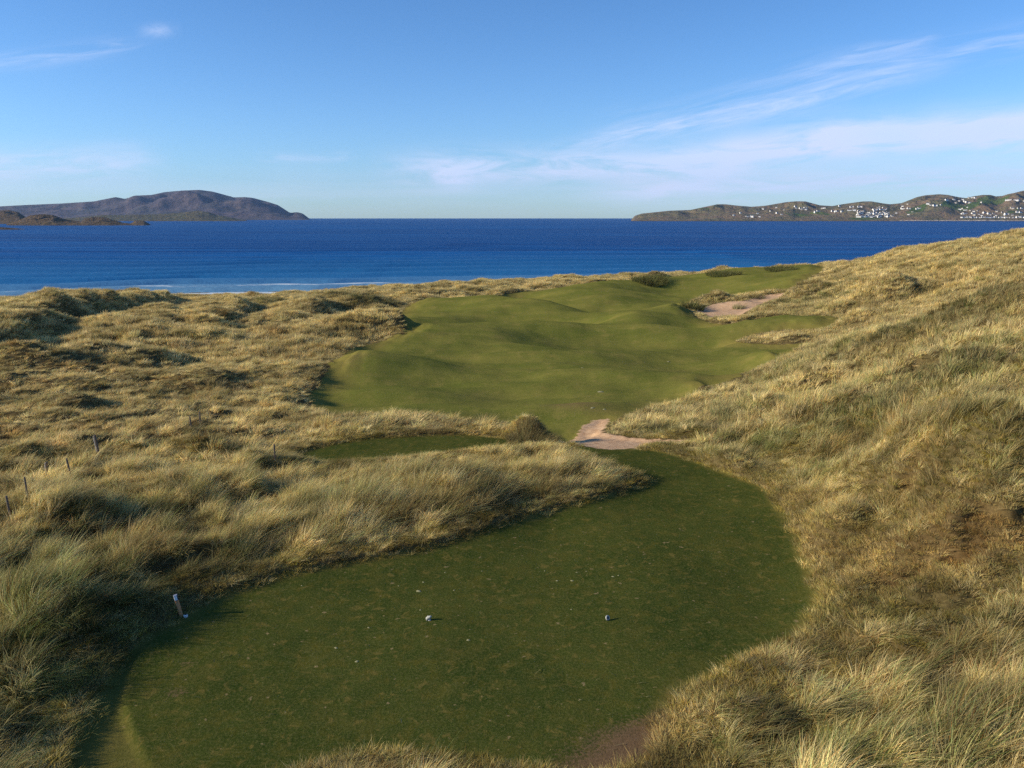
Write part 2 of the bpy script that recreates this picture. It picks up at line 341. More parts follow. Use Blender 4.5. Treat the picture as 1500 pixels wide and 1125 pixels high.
def patch(x, y, L):
    s = np.zeros_like(x)
    for px, py, a, rx, ry in L:
        c = hit(px, py); s += a * np.exp(-((x - c[0]) / rx) ** 2 - ((y - c[1]) / ry) ** 2)
    return s
def blobs(x, y, L):
    s = np.zeros_like(x)
    for cx, cy, h, wl, wr, wy in L:
        m = (np.abs(x - cx) < 3.2 * max(wl, wr)) & (np.abs(y - cy) < 3.2 * wy)
        dx = x[m] - cx; dy = y[m] - cy
        s[m] += h * np.exp(-(dx / np.where(dx < 0, wl, wr)) ** 2 - (dy / wy) ** 2)
    return s
def ridge_h(x, y):
    s = np.zeros_like(x)
    for P_, h, wl, wr in ridges:
        lo = P_.min(0) - 3 * wl; hi = P_.max(0) + 3 * wl
        ix = (x > lo[0]) & (x < hi[0]) & (y > lo[1]) & (y < hi[1]); xs, ys = x[ix], y[ix]
        bd = np.full(xs.shape, 1e9); sg = np.zeros_like(xs); L = 0; al = np.zeros_like(xs)
        for i in range(len(P_) - 1):
            (x0, y0), (x1, y1) = P_[i], P_[i + 1]; dx, dy = x1 - x0, y1 - y0; q = dx * dx + dy * dy
            t = np.clip(((xs - x0) * dx + (ys - y0) * dy) / q, 0, 1); d = np.hypot(xs - x0 - t * dx, ys - y0 - t * dy)
            m = d < bd; bd[m] = d[m]; sg[m] = ((xs - x0) * dy - (ys - y0) * dx)[m]; al[m] = ((i + t) / (len(P_) - 1))[m]
        wv = 1 + .35 * perlin(xs * .13, ys * .13, 55)
        w_ = np.where(sg > 0, wr, wl); s[ix] = np.maximum(s[ix], h * wv * np.exp(-np.abs(bd / w_) ** 1.7) * (.35 + .65 * np.sin(np.clip(al, .04, .96) * np.pi) ** .6))
    return s
NT, NR = 1000, 1050
t_ = np.linspace(TH0, TH1, NT); r_ = np.linspace(math.log(R0), math.log(R1), NR)
TT, RR = np.meshgrid(t_, r_); rad = np.exp(RR)
GX = rad * np.sin(TT); GY = rad * np.cos(TT)
warpx = fbm(GX * .9, GY * .9, 3, 40) * .35; warpy = fbm(GX * .9, GY * .9, 3, 50) * .35
d_tee = np.maximum(sdist(GX + warpx * .35, GY + warpy * .35, TEE), sdist(GX + warpx * .5, GY + warpy * .5, TEE2))
d_fair = sdist(GX + warpx * 2, GY + warpy * 2, FAIR)
d_path = sdist(GX + warpx * .8, GY + warpy * .8, PATH); d_bunk = sdist(GX + warpx * 1.5, GY + warpy * 1.5, BUNK)
sanddist = np.maximum(d_path, d_bunk)
mown = np.maximum(np.maximum(d_tee, d_fair), sanddist)
rough = sstep(-mown, .0, 1.6)
near_f = 1 / (1 + (rad / 90) ** 2)
GZ = H0(GX, GY) + (ridge_h(GX, GY) + blobs(GX, GY, mounds)) * sstep(-np.maximum(d_tee, d_path), -.1, .7)
fairw = sstep(d_fair, -1.5, 3)
GZ += blobs(GX, GY, swell) * fairw * 2.1
GZ += fairw * (fbm(GX * .032, GY * .085, 3, 9) * 1.9 + .10 * fbm(GX * .3, GY * .3, 2, 19))
hum = fbm(GX * .55, GY * .75, 4, 2, .55); hum2 = fbm(GX * .13, GY * .17, 3, 4); hum3 = fbm(GX * .055, GY * .085, 3, 14)
far_ = sstep(rad, 40, 110)
GZ += rough * ((.50 - .05 * far_) * hum + (.45 + 1.1 * far_) * hum2 + .8 * far_ * hum3)
GZ += (1 - rough) * .012 * fbm(GX * 1.3, GY * 1.3, 2, 6)
GZ += sstep(-d_tee, -.03, .16) * (1 - sstep(-d_tee, .5, 1.8)) * .15 * sstep(-np.maximum(d_fair, d_path), 0, .3)        # turf lip round the tee
INNER = resample(poly([(262,1180),(232,1124),(203,1070),(190,1020),(205,965),(245,925),(300,893),(420,860),(700,840),(900,900),(900,1000),(700,1090),(520,1096),(400,1150)]))
d_in = sdist(GX, GY, INNER)
outer = sstep(-d_in, .0, .28) * patch(GX, GY, [(150,1080,1,1.6,2.6),(190,950,.6,1.0,1.6)]).clip(0, 1)
GZ -= outer * .09
GZ -= sstep(d_bunk, -.2, 1.4) * .30 + sstep(d_path, 0, .7) * .12
GZ += sstep(d_bunk, -.6, .6) * .07 * fbm(GX * .5, GY * .5, 3, 33)
def HF(x, y):
    return bil(GZ, np.arctan2(x, y), np.log(np.maximum(np.hypot(x, y), R0)), TH0, TH1, math.log(R0), math.log(R1))
def GS(G, x, y):
    return bil(G, np.arctan2(x, y), np.log(np.maximum(np.hypot(x, y), R0)), TH0, TH1, math.log(R0), math.log(R1))

pit = sstep(perlin(GX * .42, GY * .55, 91) + .35 * perlin(GX * 1.3, GY * 1.5, 92), .38, .62) * (1 - .5 * far_) * sstep(-mown, .8, 2)
GZ -= pit * .30
# ---- how tall / what tint the rough is, by place (metres on the ground)
SHORT = [(580,1120,.35,2.0,.6),(560,688,.4,5,1.4),(680,684,.4,5,1.2),(778,648,.9,1.5,1.2),(955,412,.8,3,4),(1060,466,.8,5,2.5),(1020,458,.5,3,4),(240,888,.9,1.2,.8),(1100,452,.4,4,3),(1290,830,.75,3.0,4.5),(1400,830,.6,2.6,2.2),(1230,900,.6,2,3),(1250,760,.3,2,3),(60,620,.55,14,8),(200,560,.5,14,9),(60,545,.3,12,8),(110,480,.45,10,8),(950,1100,.9,1.6,2.2),(1010,1040,.5,1,1),
         (1180,1000,.35,1.6,1.0),(100,1100,.7,1.2,1.6),(290,470,.3,20,10),(1040,1010,.5,1.2,1.0),(850,1120,.6,2.5,1.0),(430,480,.3,14,9),(1020,655,.4,3,2),(1120,690,.35,2,2)]
TALL = [(620,735,.2,5,1.6),(760,715,.15,4,1.4),(560,740,.3,4,2),(50,880,.15,3,4),(1350,1080,.35,3,2.0),(1100,600,.2,6,6),(1450,950,.2,2,3),(1400,650,.1,6,6)]
RUST = [(1350,485,.35,3,3),(1440,462,.35,3,3),(1300,640,.3,2,2),(1290,820,.35,2.6,4.0),(1400,820,.4,2.6,1.8),(100,640,.35,16,7),(200,570,.3,16,9),(110,465,.45,9,5),(1200,760,.3,2,3),(300,800,.25,3,2),(960,1110,.6,1.6,2),(60,545,.2,12,8),(420,500,.2,12,8),(1180,950,.45,2,2),(290,480,.3,10,6),(1290,650,.3,4,3)]
GREEN = [(1380,475,.7,4,4),(1470,450,.6,5,4),(1250,515,.5,4,4),(1320,600,.35,3,2.5),(1400,560,.4,3,3),(1130,650,.3,3,2),(1470,700,.4,2,2),(1230,640,.4,2,2),(1100,560,.3,4,3),(1380,720,.3,1.5,1.5),(1180,600,.25,3,3),(380,455,.5,14,6),(540,455,.45,10,5),(1180,440,.5,10,8),(1130,470,.4,8,5),(1280,790,.4,1.2,1.2),(1330,900,.35,1.5,1),(1000,625,.35,5,2),(80,900,.6,4,5),(40,1000,.5,3,4),(1230,900,.4,1.6,1.6),(1200,680,.45,3,2),(1130,650,.4,3,2),(300,830,.4,3,1),(1350,1100,.45,3,1.6),(1150,1080,.35,2,1.4),(640,720,.25,4,3),(1300,600,.15,8,8)]
s_short = np.clip(patch(GX, GY, SHORT), 0, 1); s_tall = patch(GX, GY, TALL); s_rust = patch(GX, GY, RUST); s_green = patch(GX, GY, GREEN)
edge = sstep(-mown, .0, 1.5)
nA = fbm(GX * .35, GY * .4, 4, 60); nB = fbm(GX * .75, GY * .95, 3, 70); nC = fbm(GX * .12, GY * .12, 3, 80)
s_low = patch(GX, GY, [(560,1135,0,1.3,.8)])
TALL.append((60,985,.25,1.5,2.0))
GH = np.clip((.62 + (.62 - .30 * far_) * nB + .42 * nA + .7 * s_tall - .55 * s_short), .12, 1.25) * (.22 + .78 * edge)
GH = GH * (1 - .62 * pit)
g_rust = np.clip(s_rust + .5 * pit + .55 * nC + .35 * nA - .06, 0, 1); g_dark = patch(GX, GY, [(1400,478,.9,5,3.5),(1475,450,.9,6,4),(1300,512,.8,4,3),(1230,535,.5,3,2.5),(1340,600,.4,3,2),(1130,660,.4,2.5,1.5),(1470,705,.5,1.5,1.5),(1310,735,.4,1.5,1),(60,745,.6,2.2,1.2),(690,725,.4,1.4,1.6),(380,455,.6,16,6),(540,450,.6,10,6),(170,470,.4,5,6),(40,545,.5,6,2),(470,545,.3,3,3),(1170,436,.5,6,5)])  # pit term tints the hollows darker, adding to their shade by colour
g_green = np.clip(s_green + .07 + .65 * fbm(GX * .2, GY * .2, 4, 90) + .40 * nB + .0, 0, 1)

# ------------------------------------------------------------------ materials
def mat(name): m = bpy.data.materials.new(name); m.use_nodes = True; return m, NB(m.node_tree)
def simple(name, col, rough_=.8, nscale=0, var=.25, bump=0):
    m, k = mat(name); c = (*col, 1)
    tcn = k.n('ShaderNodeTexCoord').outputs['Object']
    b = k.n('ShaderNodeBsdfPrincipled', i={'Base Color': c, 'Roughness': rough_})
    if nscale:
        f = k.noise(tcn, nscale, 5); k.link(k.mix(f, tuple(x * (1 - var) for x in col), tuple(min(1, x * (1 + var)) for x in col)), b.inputs['Base Color'])
        if bump: k.link(k.n('ShaderNodeBump', i={'Strength': bump, 'Distance': .01, 'Height': f}).outputs[0], b.inputs['Normal'])
    o = k.n('ShaderNodeOutputMaterial'); k.link(b.outputs[0], o.inputs[0]); return m

gm, k = mat('ground')
pos = k.n('ShaderNodeNewGeometry').outputs['Position']
def att(n_): return k.n('ShaderNodeAttribute', attribute_name=n_).outputs['Fac']
a_tee, a_fair, a_sand, a_bare, a_rust, a_green = [att(x) for x in ('d_tee', 'd_fair', 'd_sand', 'bare', 'rust', 'green')]
n1 = k.noise(pos, .35, 5, .6); n2 = k.noise(pos, 2.6, 5, .65); n3 = k.noise(pos, 16, 4, .7); n4 = k.noise(pos, 60, 3, .7); nf = k.noise(pos, .09, 4, .55)
nlong = k.noise(k.n('ShaderNodeMapping', i={0: pos, 3: (.5, 1.6, 1)}).outputs[0], .25, 4, .6)
# thatch under the rough
th = k.mix(k.ss(n2, .35, .65), (.085, .062, .025), (.19, .145, .062))
th = k.mix(k.m('MULTIPLY', a_rust, .6), th, (.16, .085, .032)); th = k.mix(k.m('MULTIPLY', a_green, .5), th, (.065, .075, .028))
th = k.mix(k.ss(n3, .3, .75), k.mix(.5, th, (.045, .034, .016)), th)
# mown turf
tee_c = k.mix(k.ss(n1, .3, .7), (.031, .051, .009), (.062, .076, .014))
tee_c = k.mix(k.m('MULTIPLY', k.ss(k.noise(pos, .8, 5, .7), .5, .72), .55), tee_c, (.125, .105, .022))
tee_c = k.mix(k.ss(n2, .45, .75), tee_c, (.095, .085, .014))
tee_c = k.mix(k.m('MULTIPLY', k.ss(n3, .42, .68), .55), tee_c, (.15, .14, .045))
tee_c = k.mix(k.m('MULTIPLY', k.ss(n4, .52, .70), .6), tee_c, (.15, .15, .04))
tee_c = k.mix(k.m('MULTIPLY', k.ss(n4, .48, .33), .6), tee_c, (.014, .022, .003))
fa_c = k.mix(k.ss(nlong, .3, .7), (.112, .134, .022), (.195, .184, .038))
fa_c = k.mix(k.m('MULTIPLY', k.ss(n1, .5, .75), .5), fa_c, (.21, .165, .045))
fa_c = k.mix(k.m('MULTIPLY', k.ss(n2, .35, .7), .35), fa_c, (.10, .112, .018))
fa_c = k.mix(k.m('MULTIPLY', k.ss(k.noise(pos, 7, 5, .7), .45, .7), .45), fa_c, (.26, .21, .07))
fa_c = k.mix(k.m('MULTIPLY', k.ss(k.noise(pos, 1.1, 5, .7), .52, .72), .45), fa_c, (.085, .105, .018))
fa_c = k.mix(k.m('MULTIPLY', k.ss(n3, .4, .7), .35), fa_c, (.20, .175, .06))
wn = k.noise(pos, 3.4, 3, .6, .8); sn = k.noise(pos, 5.5, 2, .5)
tee_c = k.mix(k.m('MULTIPLY', k.ss(wn, .56, .70), .6), tee_c, (.17, .13, .035)); tee_c = k.mix(k.m('MULTIPLY', k.ss(sn, .69, .75), .75), tee_c, (.27, .20, .095))
fa_c = k.mix(k.m('MULTIPLY', k.ss(k.noise(pos, .55, 6, .72), .52, .68), .5), fa_c, (.27, .215, .06)); fa_c = k.mix(k.m('MULTIPLY', k.ss(wn, .6, .72), .4), fa_c, (.09, .10, .02))
fringe = k.mix(n2, (.17, .145, .03), (.25, .19, .06))
isfair = k.ss(k.m('ADD', a_fair, k.m('MULTIPLY', k.m('SUBTRACT', n2, .5), 1.2)), -.5, .6)
turf = k.mix(isfair, tee_c, fa_c)
rimw = k.m('ADD', .42, k.m('MULTIPLY', isfair, 2.6)); rim = k.m('MULTIPLY', k.ss(k.m('DIVIDE', k.m('MAXIMUM', a_tee, a_fair), rimw), 1.1, 0.05), k.ss(n1, .2, .6))
rim = k.m('MAXIMUM', rim, k.m('MULTIPLY', att('outer'), .6))
turf = k.mix(k.m('MULTIPLY', rim, .75), turf, fringe)
bare_f = k.ss(k.m('ADD', a_bare, k.m('MULTIPLY', k.m('SUBTRACT', n3, .5), .9)), .35, .75)
bare_c = k.mix(n3, (.10, .050, .030), (.24, .15, .085))
turf = k.mix(k.m('MULTIPLY', bare_f, .8), turf, bare_c)
wob = k.m('MULTIPLY', k.m('SUBTRACT', n3, .5), .12)
mw = k.ss(k.m('ADD', k.m('MAXIMUM', a_tee, a_fair), wob), -.05, .05)
col = k.mix(mw, th, turf)
sd_c = k.mix(k.ss(n2, .3, .7), (.46, .28, .155), (.62, .42, .25))
sd_c = k.mix(k.m('MULTIPLY', k.ss(n3, .5, .75), .45), sd_c, (.30, .20, .13))
sf = k.ss(k.m('ADD', a_sand, k.m('MULTIPLY', k.m('SUBTRACT', n2, .5), .9)), -.12, .12)
col = k.mix(sf, col, sd_c)
bh = k.m('ADD', k.m('MULTIPLY', n3, .6), k.m('MULTIPLY', n4, .5))
bmp = k.n('ShaderNodeBump', i={'Strength': .55, 'Distance': .05, 'Height': bh})
b1 = k.n('ShaderNodeBsdfPrincipled', i={'Base Color': col, 'Roughness': .95, 'Specular IOR Level': 0.0, 'Normal': bmp.outputs[0]})
o = k.n('ShaderNodeOutputMaterial'); k.link(b1.outputs[0], o.inputs[0])

# ------------------------------------------------------------------ ground objects, one lattice split where the surface changes
BARE = [(985,1110,.45,1.5,.8),(900,1128,.5,2.0,.5),(260,1015,.55,.45,.35),(275,972,.5,.40,.28),(1000,1075,.35,1.4,.8),(1020,1050,.5,.9,1.1),(1130,945,.25,1,1),(860,605,.45,3.5,3),(815,600,.3,3,2),(520,545,.5,2.0,3.5),(480,585,.35,2,3),(505,525,.3,2,3),(640,1000,.12,2.4,1.5),(1080,790,.15,1.5,2.5),(1160,960,.35,1.5,.7),(900,1080,.35,2.2,.8)]
bare = np.clip(patch(GX, GY, BARE), 0, 1)
verts = np.stack([GX, GY, GZ], -1).reshape(-1, 3)
idx = np.arange(NT * NR).reshape(NR, NT)
quads = np.stack([idx[:-1, :-1], idx[:-1, 1:], idx[1:, 1:], idx[1:, :-1]], -1).reshape(-1, 4)[:, ::-1]
def cen(G): return (.25 * (G[:-1, :-1] + G[:-1, 1:] + G[1:, 1:] + G[1:, :-1])).ravel()
ct, cf, cpth, cb = cen(d_tee), cen(d_fair), cen(d_path), cen(d_bunk)
kind = np.zeros(len(quads), int)
kind[cf > 0] = 1; kind[(ct > 0) & (ct > cf)] = 2; kind[cpth > 0] = 3; kind[cb > 0] = 4
gattr = {'d_tee': d_tee.ravel(), 'd_fair': d_fair.ravel(), 'd_sand': sanddist.ravel(), 'bare': bare.ravel(), 'rust': g_rust.ravel(), 'green': g_green.ravel(), 'outer': outer.ravel()}
NRM = None
for kk, nm in enumerate(('ground', 'fairway', 'tee_ground', 'sand_path', 'sand_bunker')):
    q = quads[kind == kk]; u, inv = np.unique(q, return_inverse=True)
    ob = mesh_obj(nm, verts[u], inv.reshape(-1, 4), gm, smooth=True, attrs={a: v[u] for a, v in gattr.items()})
    # shared normals so that the pieces shade as one sheet
    tag(ob, kind='structure')

# ------------------------------------------------------------------ sea
SEA = -18.0
sm_, k = mat('sea')
pos = k.n('ShaderNodeNewGeometry').outputs['Position']
mp = k.n('ShaderNodeMapping', i={0: pos, 2: (0, 0, R(-6)), 3: (.35, 1, 1)}).outputs[0]
mpl = k.n('ShaderNodeMapping', i={0: pos, 2: (0, 0, R(-6)), 3: (.06, 1, 1)}).outputs[0]
sh = k.n('ShaderNodeAttribute', attribute_name='shore').outputs['Fac']
w1 = k.noise(mp, .25, 5, .65); w2 = k.noise(mp, 1.4, 4, .6); w3 = k.noise(mpl, .035, 4, .6); w4 = k.noise(mpl, .006, 4, .6)
base = k.mix(k.ss(w3, .35, .7), (.0015, .042, .165), (.006, .105, .320))  # long bands: darker and lighter swell faces painted into the water colour
base = k.mix(k.m('MULTIPLY', k.ss(w4, .35, .65), .5), base, (.0006, .032, .150))
base = k.mix(k.m('MULTIPLY', k.ss(w1, .45, .72), .18), base, (.006, .10, .32))
base = k.mix(k.ss(sh, 420, 60), base, (.020, .14, .32))
base = k.mix(k.ss(sh, 110, 10), base, (.15, .30, .42))
foam = k.m('MULTIPLY', k.ss(k.m('ADD', k.n('ShaderNodeAttribute', attribute_name='foam').outputs['Fac'], k.m('MULTIPLY', k.m('SUBTRACT', w1, .5), 1.2)), .45, .8), .85)
base = k.mix(foam, base, (.62, .68, .70))
hh = k.m('ADD', k.m('MULTIPLY', w1, .55), k.m('ADD', k.m('MULTIPLY', w2, .12), k.m('MULTIPLY', w3, 1.2)))
bmp = k.n('ShaderNodeBump', i={'Strength': 1.0, 'Distance': 1.6, 'Height': hh})
b = k.n('ShaderNodeBsdfPrincipled', i={'Base Color': base, 'Roughness': k.m('ADD', .42, k.m('MULTIPLY', foam, .5)), 'IOR': 1.33, 'Specular IOR Level': .04, 'Normal': bmp.outputs[0]})
o = k.n('ShaderNodeOutputMaterial'); k.link(b.outputs[0], o.inputs[0])
st = np.linspace(R(-78), R(78), 420); sr = np.concatenate([np.exp(np.linspace(math.log(170), math.log(1500), 620)), np.exp(np.linspace(math.log(1520), math.log(18500), 60))])
ST, SR = np.meshgrid(st, sr); SX = SR * np.sin(ST); SY = SR * np.cos(ST)
# shoreline (approximate) from the crest list
cpts = np.array([at_y(px, y + 122, -18)[:2] for px, y in crest])
def shore_d(x, y): return y - np.interp(x, cpts[:, 0], cpts[:, 1])
sdv = shore_d(SX, SY)
phase = (sdv + 26 * fbm(SX * .0035, SY * .0035, 3, 21)) / 38.0
amp = 1.5 * np.exp(-np.clip(sdv, 0, 1e5) / 330) * (.55 + .9 * np.clip(fbm(SX * .007, SY * .02, 2, 31) + .5, 0, 1))
wv = np.sin(2 * np.pi * phase); wv = np.sign(wv) * np.abs(wv) ** .8
SZ = SEA + amp * wv * np.exp(-SR / 2500) + .12 * fbm(SX * .05, SY * .11, 2, 41) * np.exp(-SR / 900)
foamv = np.exp(-((sdv - 6) / 9) ** 2) + .75 * np.exp(-((sdv - 42 - 6 * fbm(SX * .01, SY * .01, 2, 8)) / 3.5) ** 2) * sstep(fbm(SX * .012, SY * .0, 2, 77), -.05, .25)
si = np.arange(ST.size).reshape(ST.shape)
sq = np.stack([si[:-1, :-1], si[1:, :-1], si[1:, 1:], si[:-1, 1:]], -1).reshape(-1, 4)[:, ::-1]
sea = mesh_obj('sea', np.stack([SX, SY, SZ], -1).reshape(-1, 3), sq[:, ::-1][:, ::-1], sm_, smooth=True, attrs={'shore': np.clip(sdv, 0, 5000).ravel(), 'foam': foamv.ravel()})
tag(sea, kind='structure')

# ------------------------------------------------------------------ far land
def land_mat(name, cols, fields=0.0, sc=.004, beach=0.0):
    m, k = mat(name)
    pos = k.n('ShaderNodeNewGeometry').outputs['Position']
    n1 = k.noise(pos, sc, 6, .62); n2 = k.noise(pos, sc * 4, 5, .65); n3 = k.noise(pos, sc * 14, 4, .65)
    c = k.mix(k.ss(n1, .38, .62), cols[0], cols[1]); c = k.mix(k.ss(n2, .45, .65), c, cols[2]); c = k.mix(k.m('MULTIPLY', k.ss(n3, .5, .7), .7), c, cols[3])
    if fields:
        vo = k.n('ShaderNodeTexVoronoi', feature='F1', i={'Vector': k.n('ShaderNodeMapping', i={0: pos, 3: (.9, .45, 0)}).outputs[0], 'Scale': .006, 'Randomness': .85})
        r_c = k.n('ShaderNodeSeparateColor', i={0: vo.outputs['Color']}).outputs[0]
        fcol = k.mix(r_c, (.05, .095, .028), (.11, .14, .04))
        fld = k.n('ShaderNodeAttribute', attribute_name='field').outputs['Fac']
        c = k.mix(k.m('MULTIPLY', k.ss(k.m('ADD', fld, k.m('MULTIPLY', k.m('SUBTRACT', r_c, .5), .8)), .42, .5), fields), c, fcol)
        c = k.mix(k.ss(k.n('ShaderNodeAttribute', attribute_name='beach').outputs['Fac'], .4, .6), c, (.55, .48, .40))
    c = k.mix(k.ss(k.n('ShaderNodeSeparateXYZ', i={0: pos}).outputs[2], SEA + 5, SEA + 1.5), c, (.10, .075, .05)) if not beach else c
    bmp = k.n('ShaderNodeBump', i={'Strength': .9, 'Distance': 45.0, 'Height': n2})
    b = k.n('ShaderNodeBsdfPrincipled', i={'Base Color': c, 'Roughness': .95, 'Specular IOR Level': .1, 'Normal': bmp.outputs[0]})
    o = k.n('ShaderNodeOutputMaterial'); k.link(b.outputs[0], o.inputs[0]); return m
def skyz(py, d): return CH + d * (318.0 - py) / F / cp ** 0      # height of a skyline point seen py at distance d
def hills(name, prof, dn, df, mt, nx=360, ny=90, rough_=.12, peak=.55, seed=1, extra=None, sc=.004):
    """land mass between distances dn and df whose crest follows the profile"""
    pxs = np.array([p[0] for p in prof], float); pys = np.array([p[1] for p in prof], float)
    u = np.linspace(pxs[0], pxs[-1], nx); v = np.linspace(0, 1, ny); U, Vv = np.meshgrid(u, v)
    dp = dn + (df - dn) * peak
    hz = np.interp(U, pxs, [skyz(p, dp) - SEA for p in pys])
    hz = np.maximum(hz, 0)
    D = dn + (df - dn) * Vv
    ang = (U - 750) / F * cp
    n_ = fbm(ang * D * sc, D * sc, 5, seed); n2_ = 1 - np.abs(perlin(ang * D * sc * 1.7, D * sc * 1.7, seed + 5)) * 2
    sh_ = np.where(Vv < peak, np.sin(np.clip(Vv / peak, 0, 1) * np.pi / 2) ** 1.15, np.cos(np.clip((Vv - peak) / (1 - peak), 0, 1) * np.pi / 2))
    pin = 1 - np.exp(-((Vv - peak) / .12) ** 2) * .75
    Zz = SEA - 3 + (hz + 3) * sh_ * (1 + rough_ * pin * (n_ * 2.2 + .6 * (n2_ - .5))) + hz.max() * .05 * pin * n_ * sh_ ** .5
    tgt = (318.0 - np.interp(u, pxs, pys)) / F
    for _ in range(4):
        mx = ((Zz - CH) / D).max(0); j = ((Zz - CH) / D).argmax(0); zj = Zz[j, np.arange(nx)]; dj = D[j, np.arange(nx)]
        Zz = SEA - 3 + (Zz - SEA + 3) * np.clip((CH + tgt * dj - SEA + 3) / np.maximum(zj - SEA + 3, .5), .2, 3)
    Xx = ang * D
    vs = np.stack([Xx, D, Zz], -1).reshape(-1, 3); ii = np.arange(U.size).reshape(U.shape)
    q = np.stack([ii[:-1, :-1], ii[:-1, 1:], ii[1:, 1:], ii[1:, :-1]], -1).reshape(-1, 4)
    at_ = extra(U, Vv, Xx, D, Zz) if extra else {}
    ob = mesh_obj(name, vs, q, mt, smooth=True, attrs=at_); tag(ob, kind='structure')
    return U, Vv, Xx, D, Zz
m_mtn = land_mat('heather_moor', ((.085, .070, .085), (.060, .064, .072), (.130, .10, .10), (.045, .046, .058)), sc=.0022)
m_isl = land_mat('rocky_island', ((.13, .085, .045), (.085, .065, .035), (.17, .12, .07), (.05, .045, .03)), sc=.01)
m_fore = land_mat('foreland', ((.10, .085, .045), (.075, .085, .04), (.14, .11, .06), (.05, .05, .03)), sc=.005)
m_head = land_mat('headland', ((.24, .165, .10), (.12, .12, .065), (.21, .17, .085), (.055, .055, .040)), fields=1.0, sc=.006)
hills('far_hills', [(-500,309),(-300,305),(-120,304),(0,303),(40,301),(90,299),(140,296),(172,290),(186,292.5),(200,288),(225,287),(245,283),(270,281),(295,280),(315,282.5),(332,287),(345,290.5),(360,290),(372,291),(395,297),(408,301),(416,306),(425,312),(436,311),(444,313),(453,320)], 8200, 12500, m_mtn, rough_=.34, seed=3, sc=.0011)
hills('foreland_hills', [(60,322),(120,318),(150,315),(180,315),(230,314),(262,312),(290,309),(306,311),(318,315),(340,318.5),(352,321),(362,322.5)], 5600, 7600, m_fore, rough_=.25, seed=8, sc=.003)
hills('island_hills', [(-300,318),(-160,311),(-60,308),(0,308.5),(14,308),(28,311),(38,318),(48,326)], 3300, 4300, m_isl, nx=160, rough_=.3, seed=12, sc=.006)
hills('island_hills', [(8,328),(30,321),(45,315.5),(62,313.5),(78,315),(92,320),(104,322),(118,324),(124,320),(136,317.5),(152,318),(166,322),(180,326),(190,327),(199,322.5),(210,323),(217,327),(222,330)], 2700, 3200, m_isl, nx=260, rough_=.3, seed=15, sc=.009)
hills('rock_reef', [(-120,334),(-30,331),(0,332),(20,333.5),(36,335),(48,337)], 1800, 1960, m_isl, nx=90, ny=30, rough_=.3, seed=17, sc=.02)
def hx(U, Vv, Xx, D, Zz):
    fld = np.zeros_like(U)
    for cx, cv, sx, sv, a in ((1390,.24,38,.09,.95),(1445,.28,25,.09,.9),(1340,.2,14,.06,.7),(1180,.14,30,.05,.7),(1130,.22,30,.06,.5),(1060,.3,50,.1,.3),(1480,.12,20,.05,.6),(1260,.07,30,.03,.6),(1600,.2,80,.1,.6)):
        fld += a * np.exp(-((U - cx) / sx) ** 2 - ((Vv - cv) / sv) ** 2)
    bch = ((U > 1318) & (Zz < SEA + 7) & (Vv < .2)).astype(float)
    bch = np.maximum(bch, ((U > 1303) & (U < 1318) & (Zz < SEA + 4)).astype(float) * .8)
    return {'field': fld.ravel(), 'beach': bch.ravel()}
HU, HV, HX_, HD, HZ = hills('headland', [(924,322.5),(930,316),(940,313),(960,311),(980,309),(1010,308),(1030,304),(1050,300),(1062,300),(1075,301.5),(1100,303.5),(1120,302),(1150,297),(1165,295.8),(1178,296),(1190,299),(1200,301.5),(1218,302.5),(1232,300),(1250,297.5),(1262,296),(1275,296),(1290,298.5),(1302,300),(1318,298.5),(1330,294),(1340,290),(1352,287.5),(1372,286),(1385,287),(1400,290),(1412,291.5),(1422,289),(1435,287),(1447,287),(1455,289),(1464,288.5),(1472,286),(1482,284),(1492,281.5),(1510,279),(1560,276),(1700,270),(1900,276)], 5500, 8200, m_head, nx=700, ny=150, rough_=.22, peak=.5, seed=21, extra=hx, sc=.0028)

# haze: even, thin sea air round everything
hv = np.array([(x, y, z) for x in (-20500, 20500) for y in (-400, 19500) for z in (-60, 900)], float)
hq = [(0, 1, 3, 2), (4, 6, 7, 5), (0, 4, 5, 1), (2, 3, 7, 6), (0, 2, 6, 4), (1, 5, 7, 3)]
hm, k = mat('haze'); pv = k.n('ShaderNodeVolumePrincipled', i={'Color': (.40, .62, 1.0, 1), 'Density': 1.7e-5, 'Anisotropy': .2}); o = k.n('ShaderNodeOutputMaterial'); k.link(pv.outputs[0], o.inputs['Volume'])
tag(mesh_obj('haze', hv, hq, hm), kind='stuff')

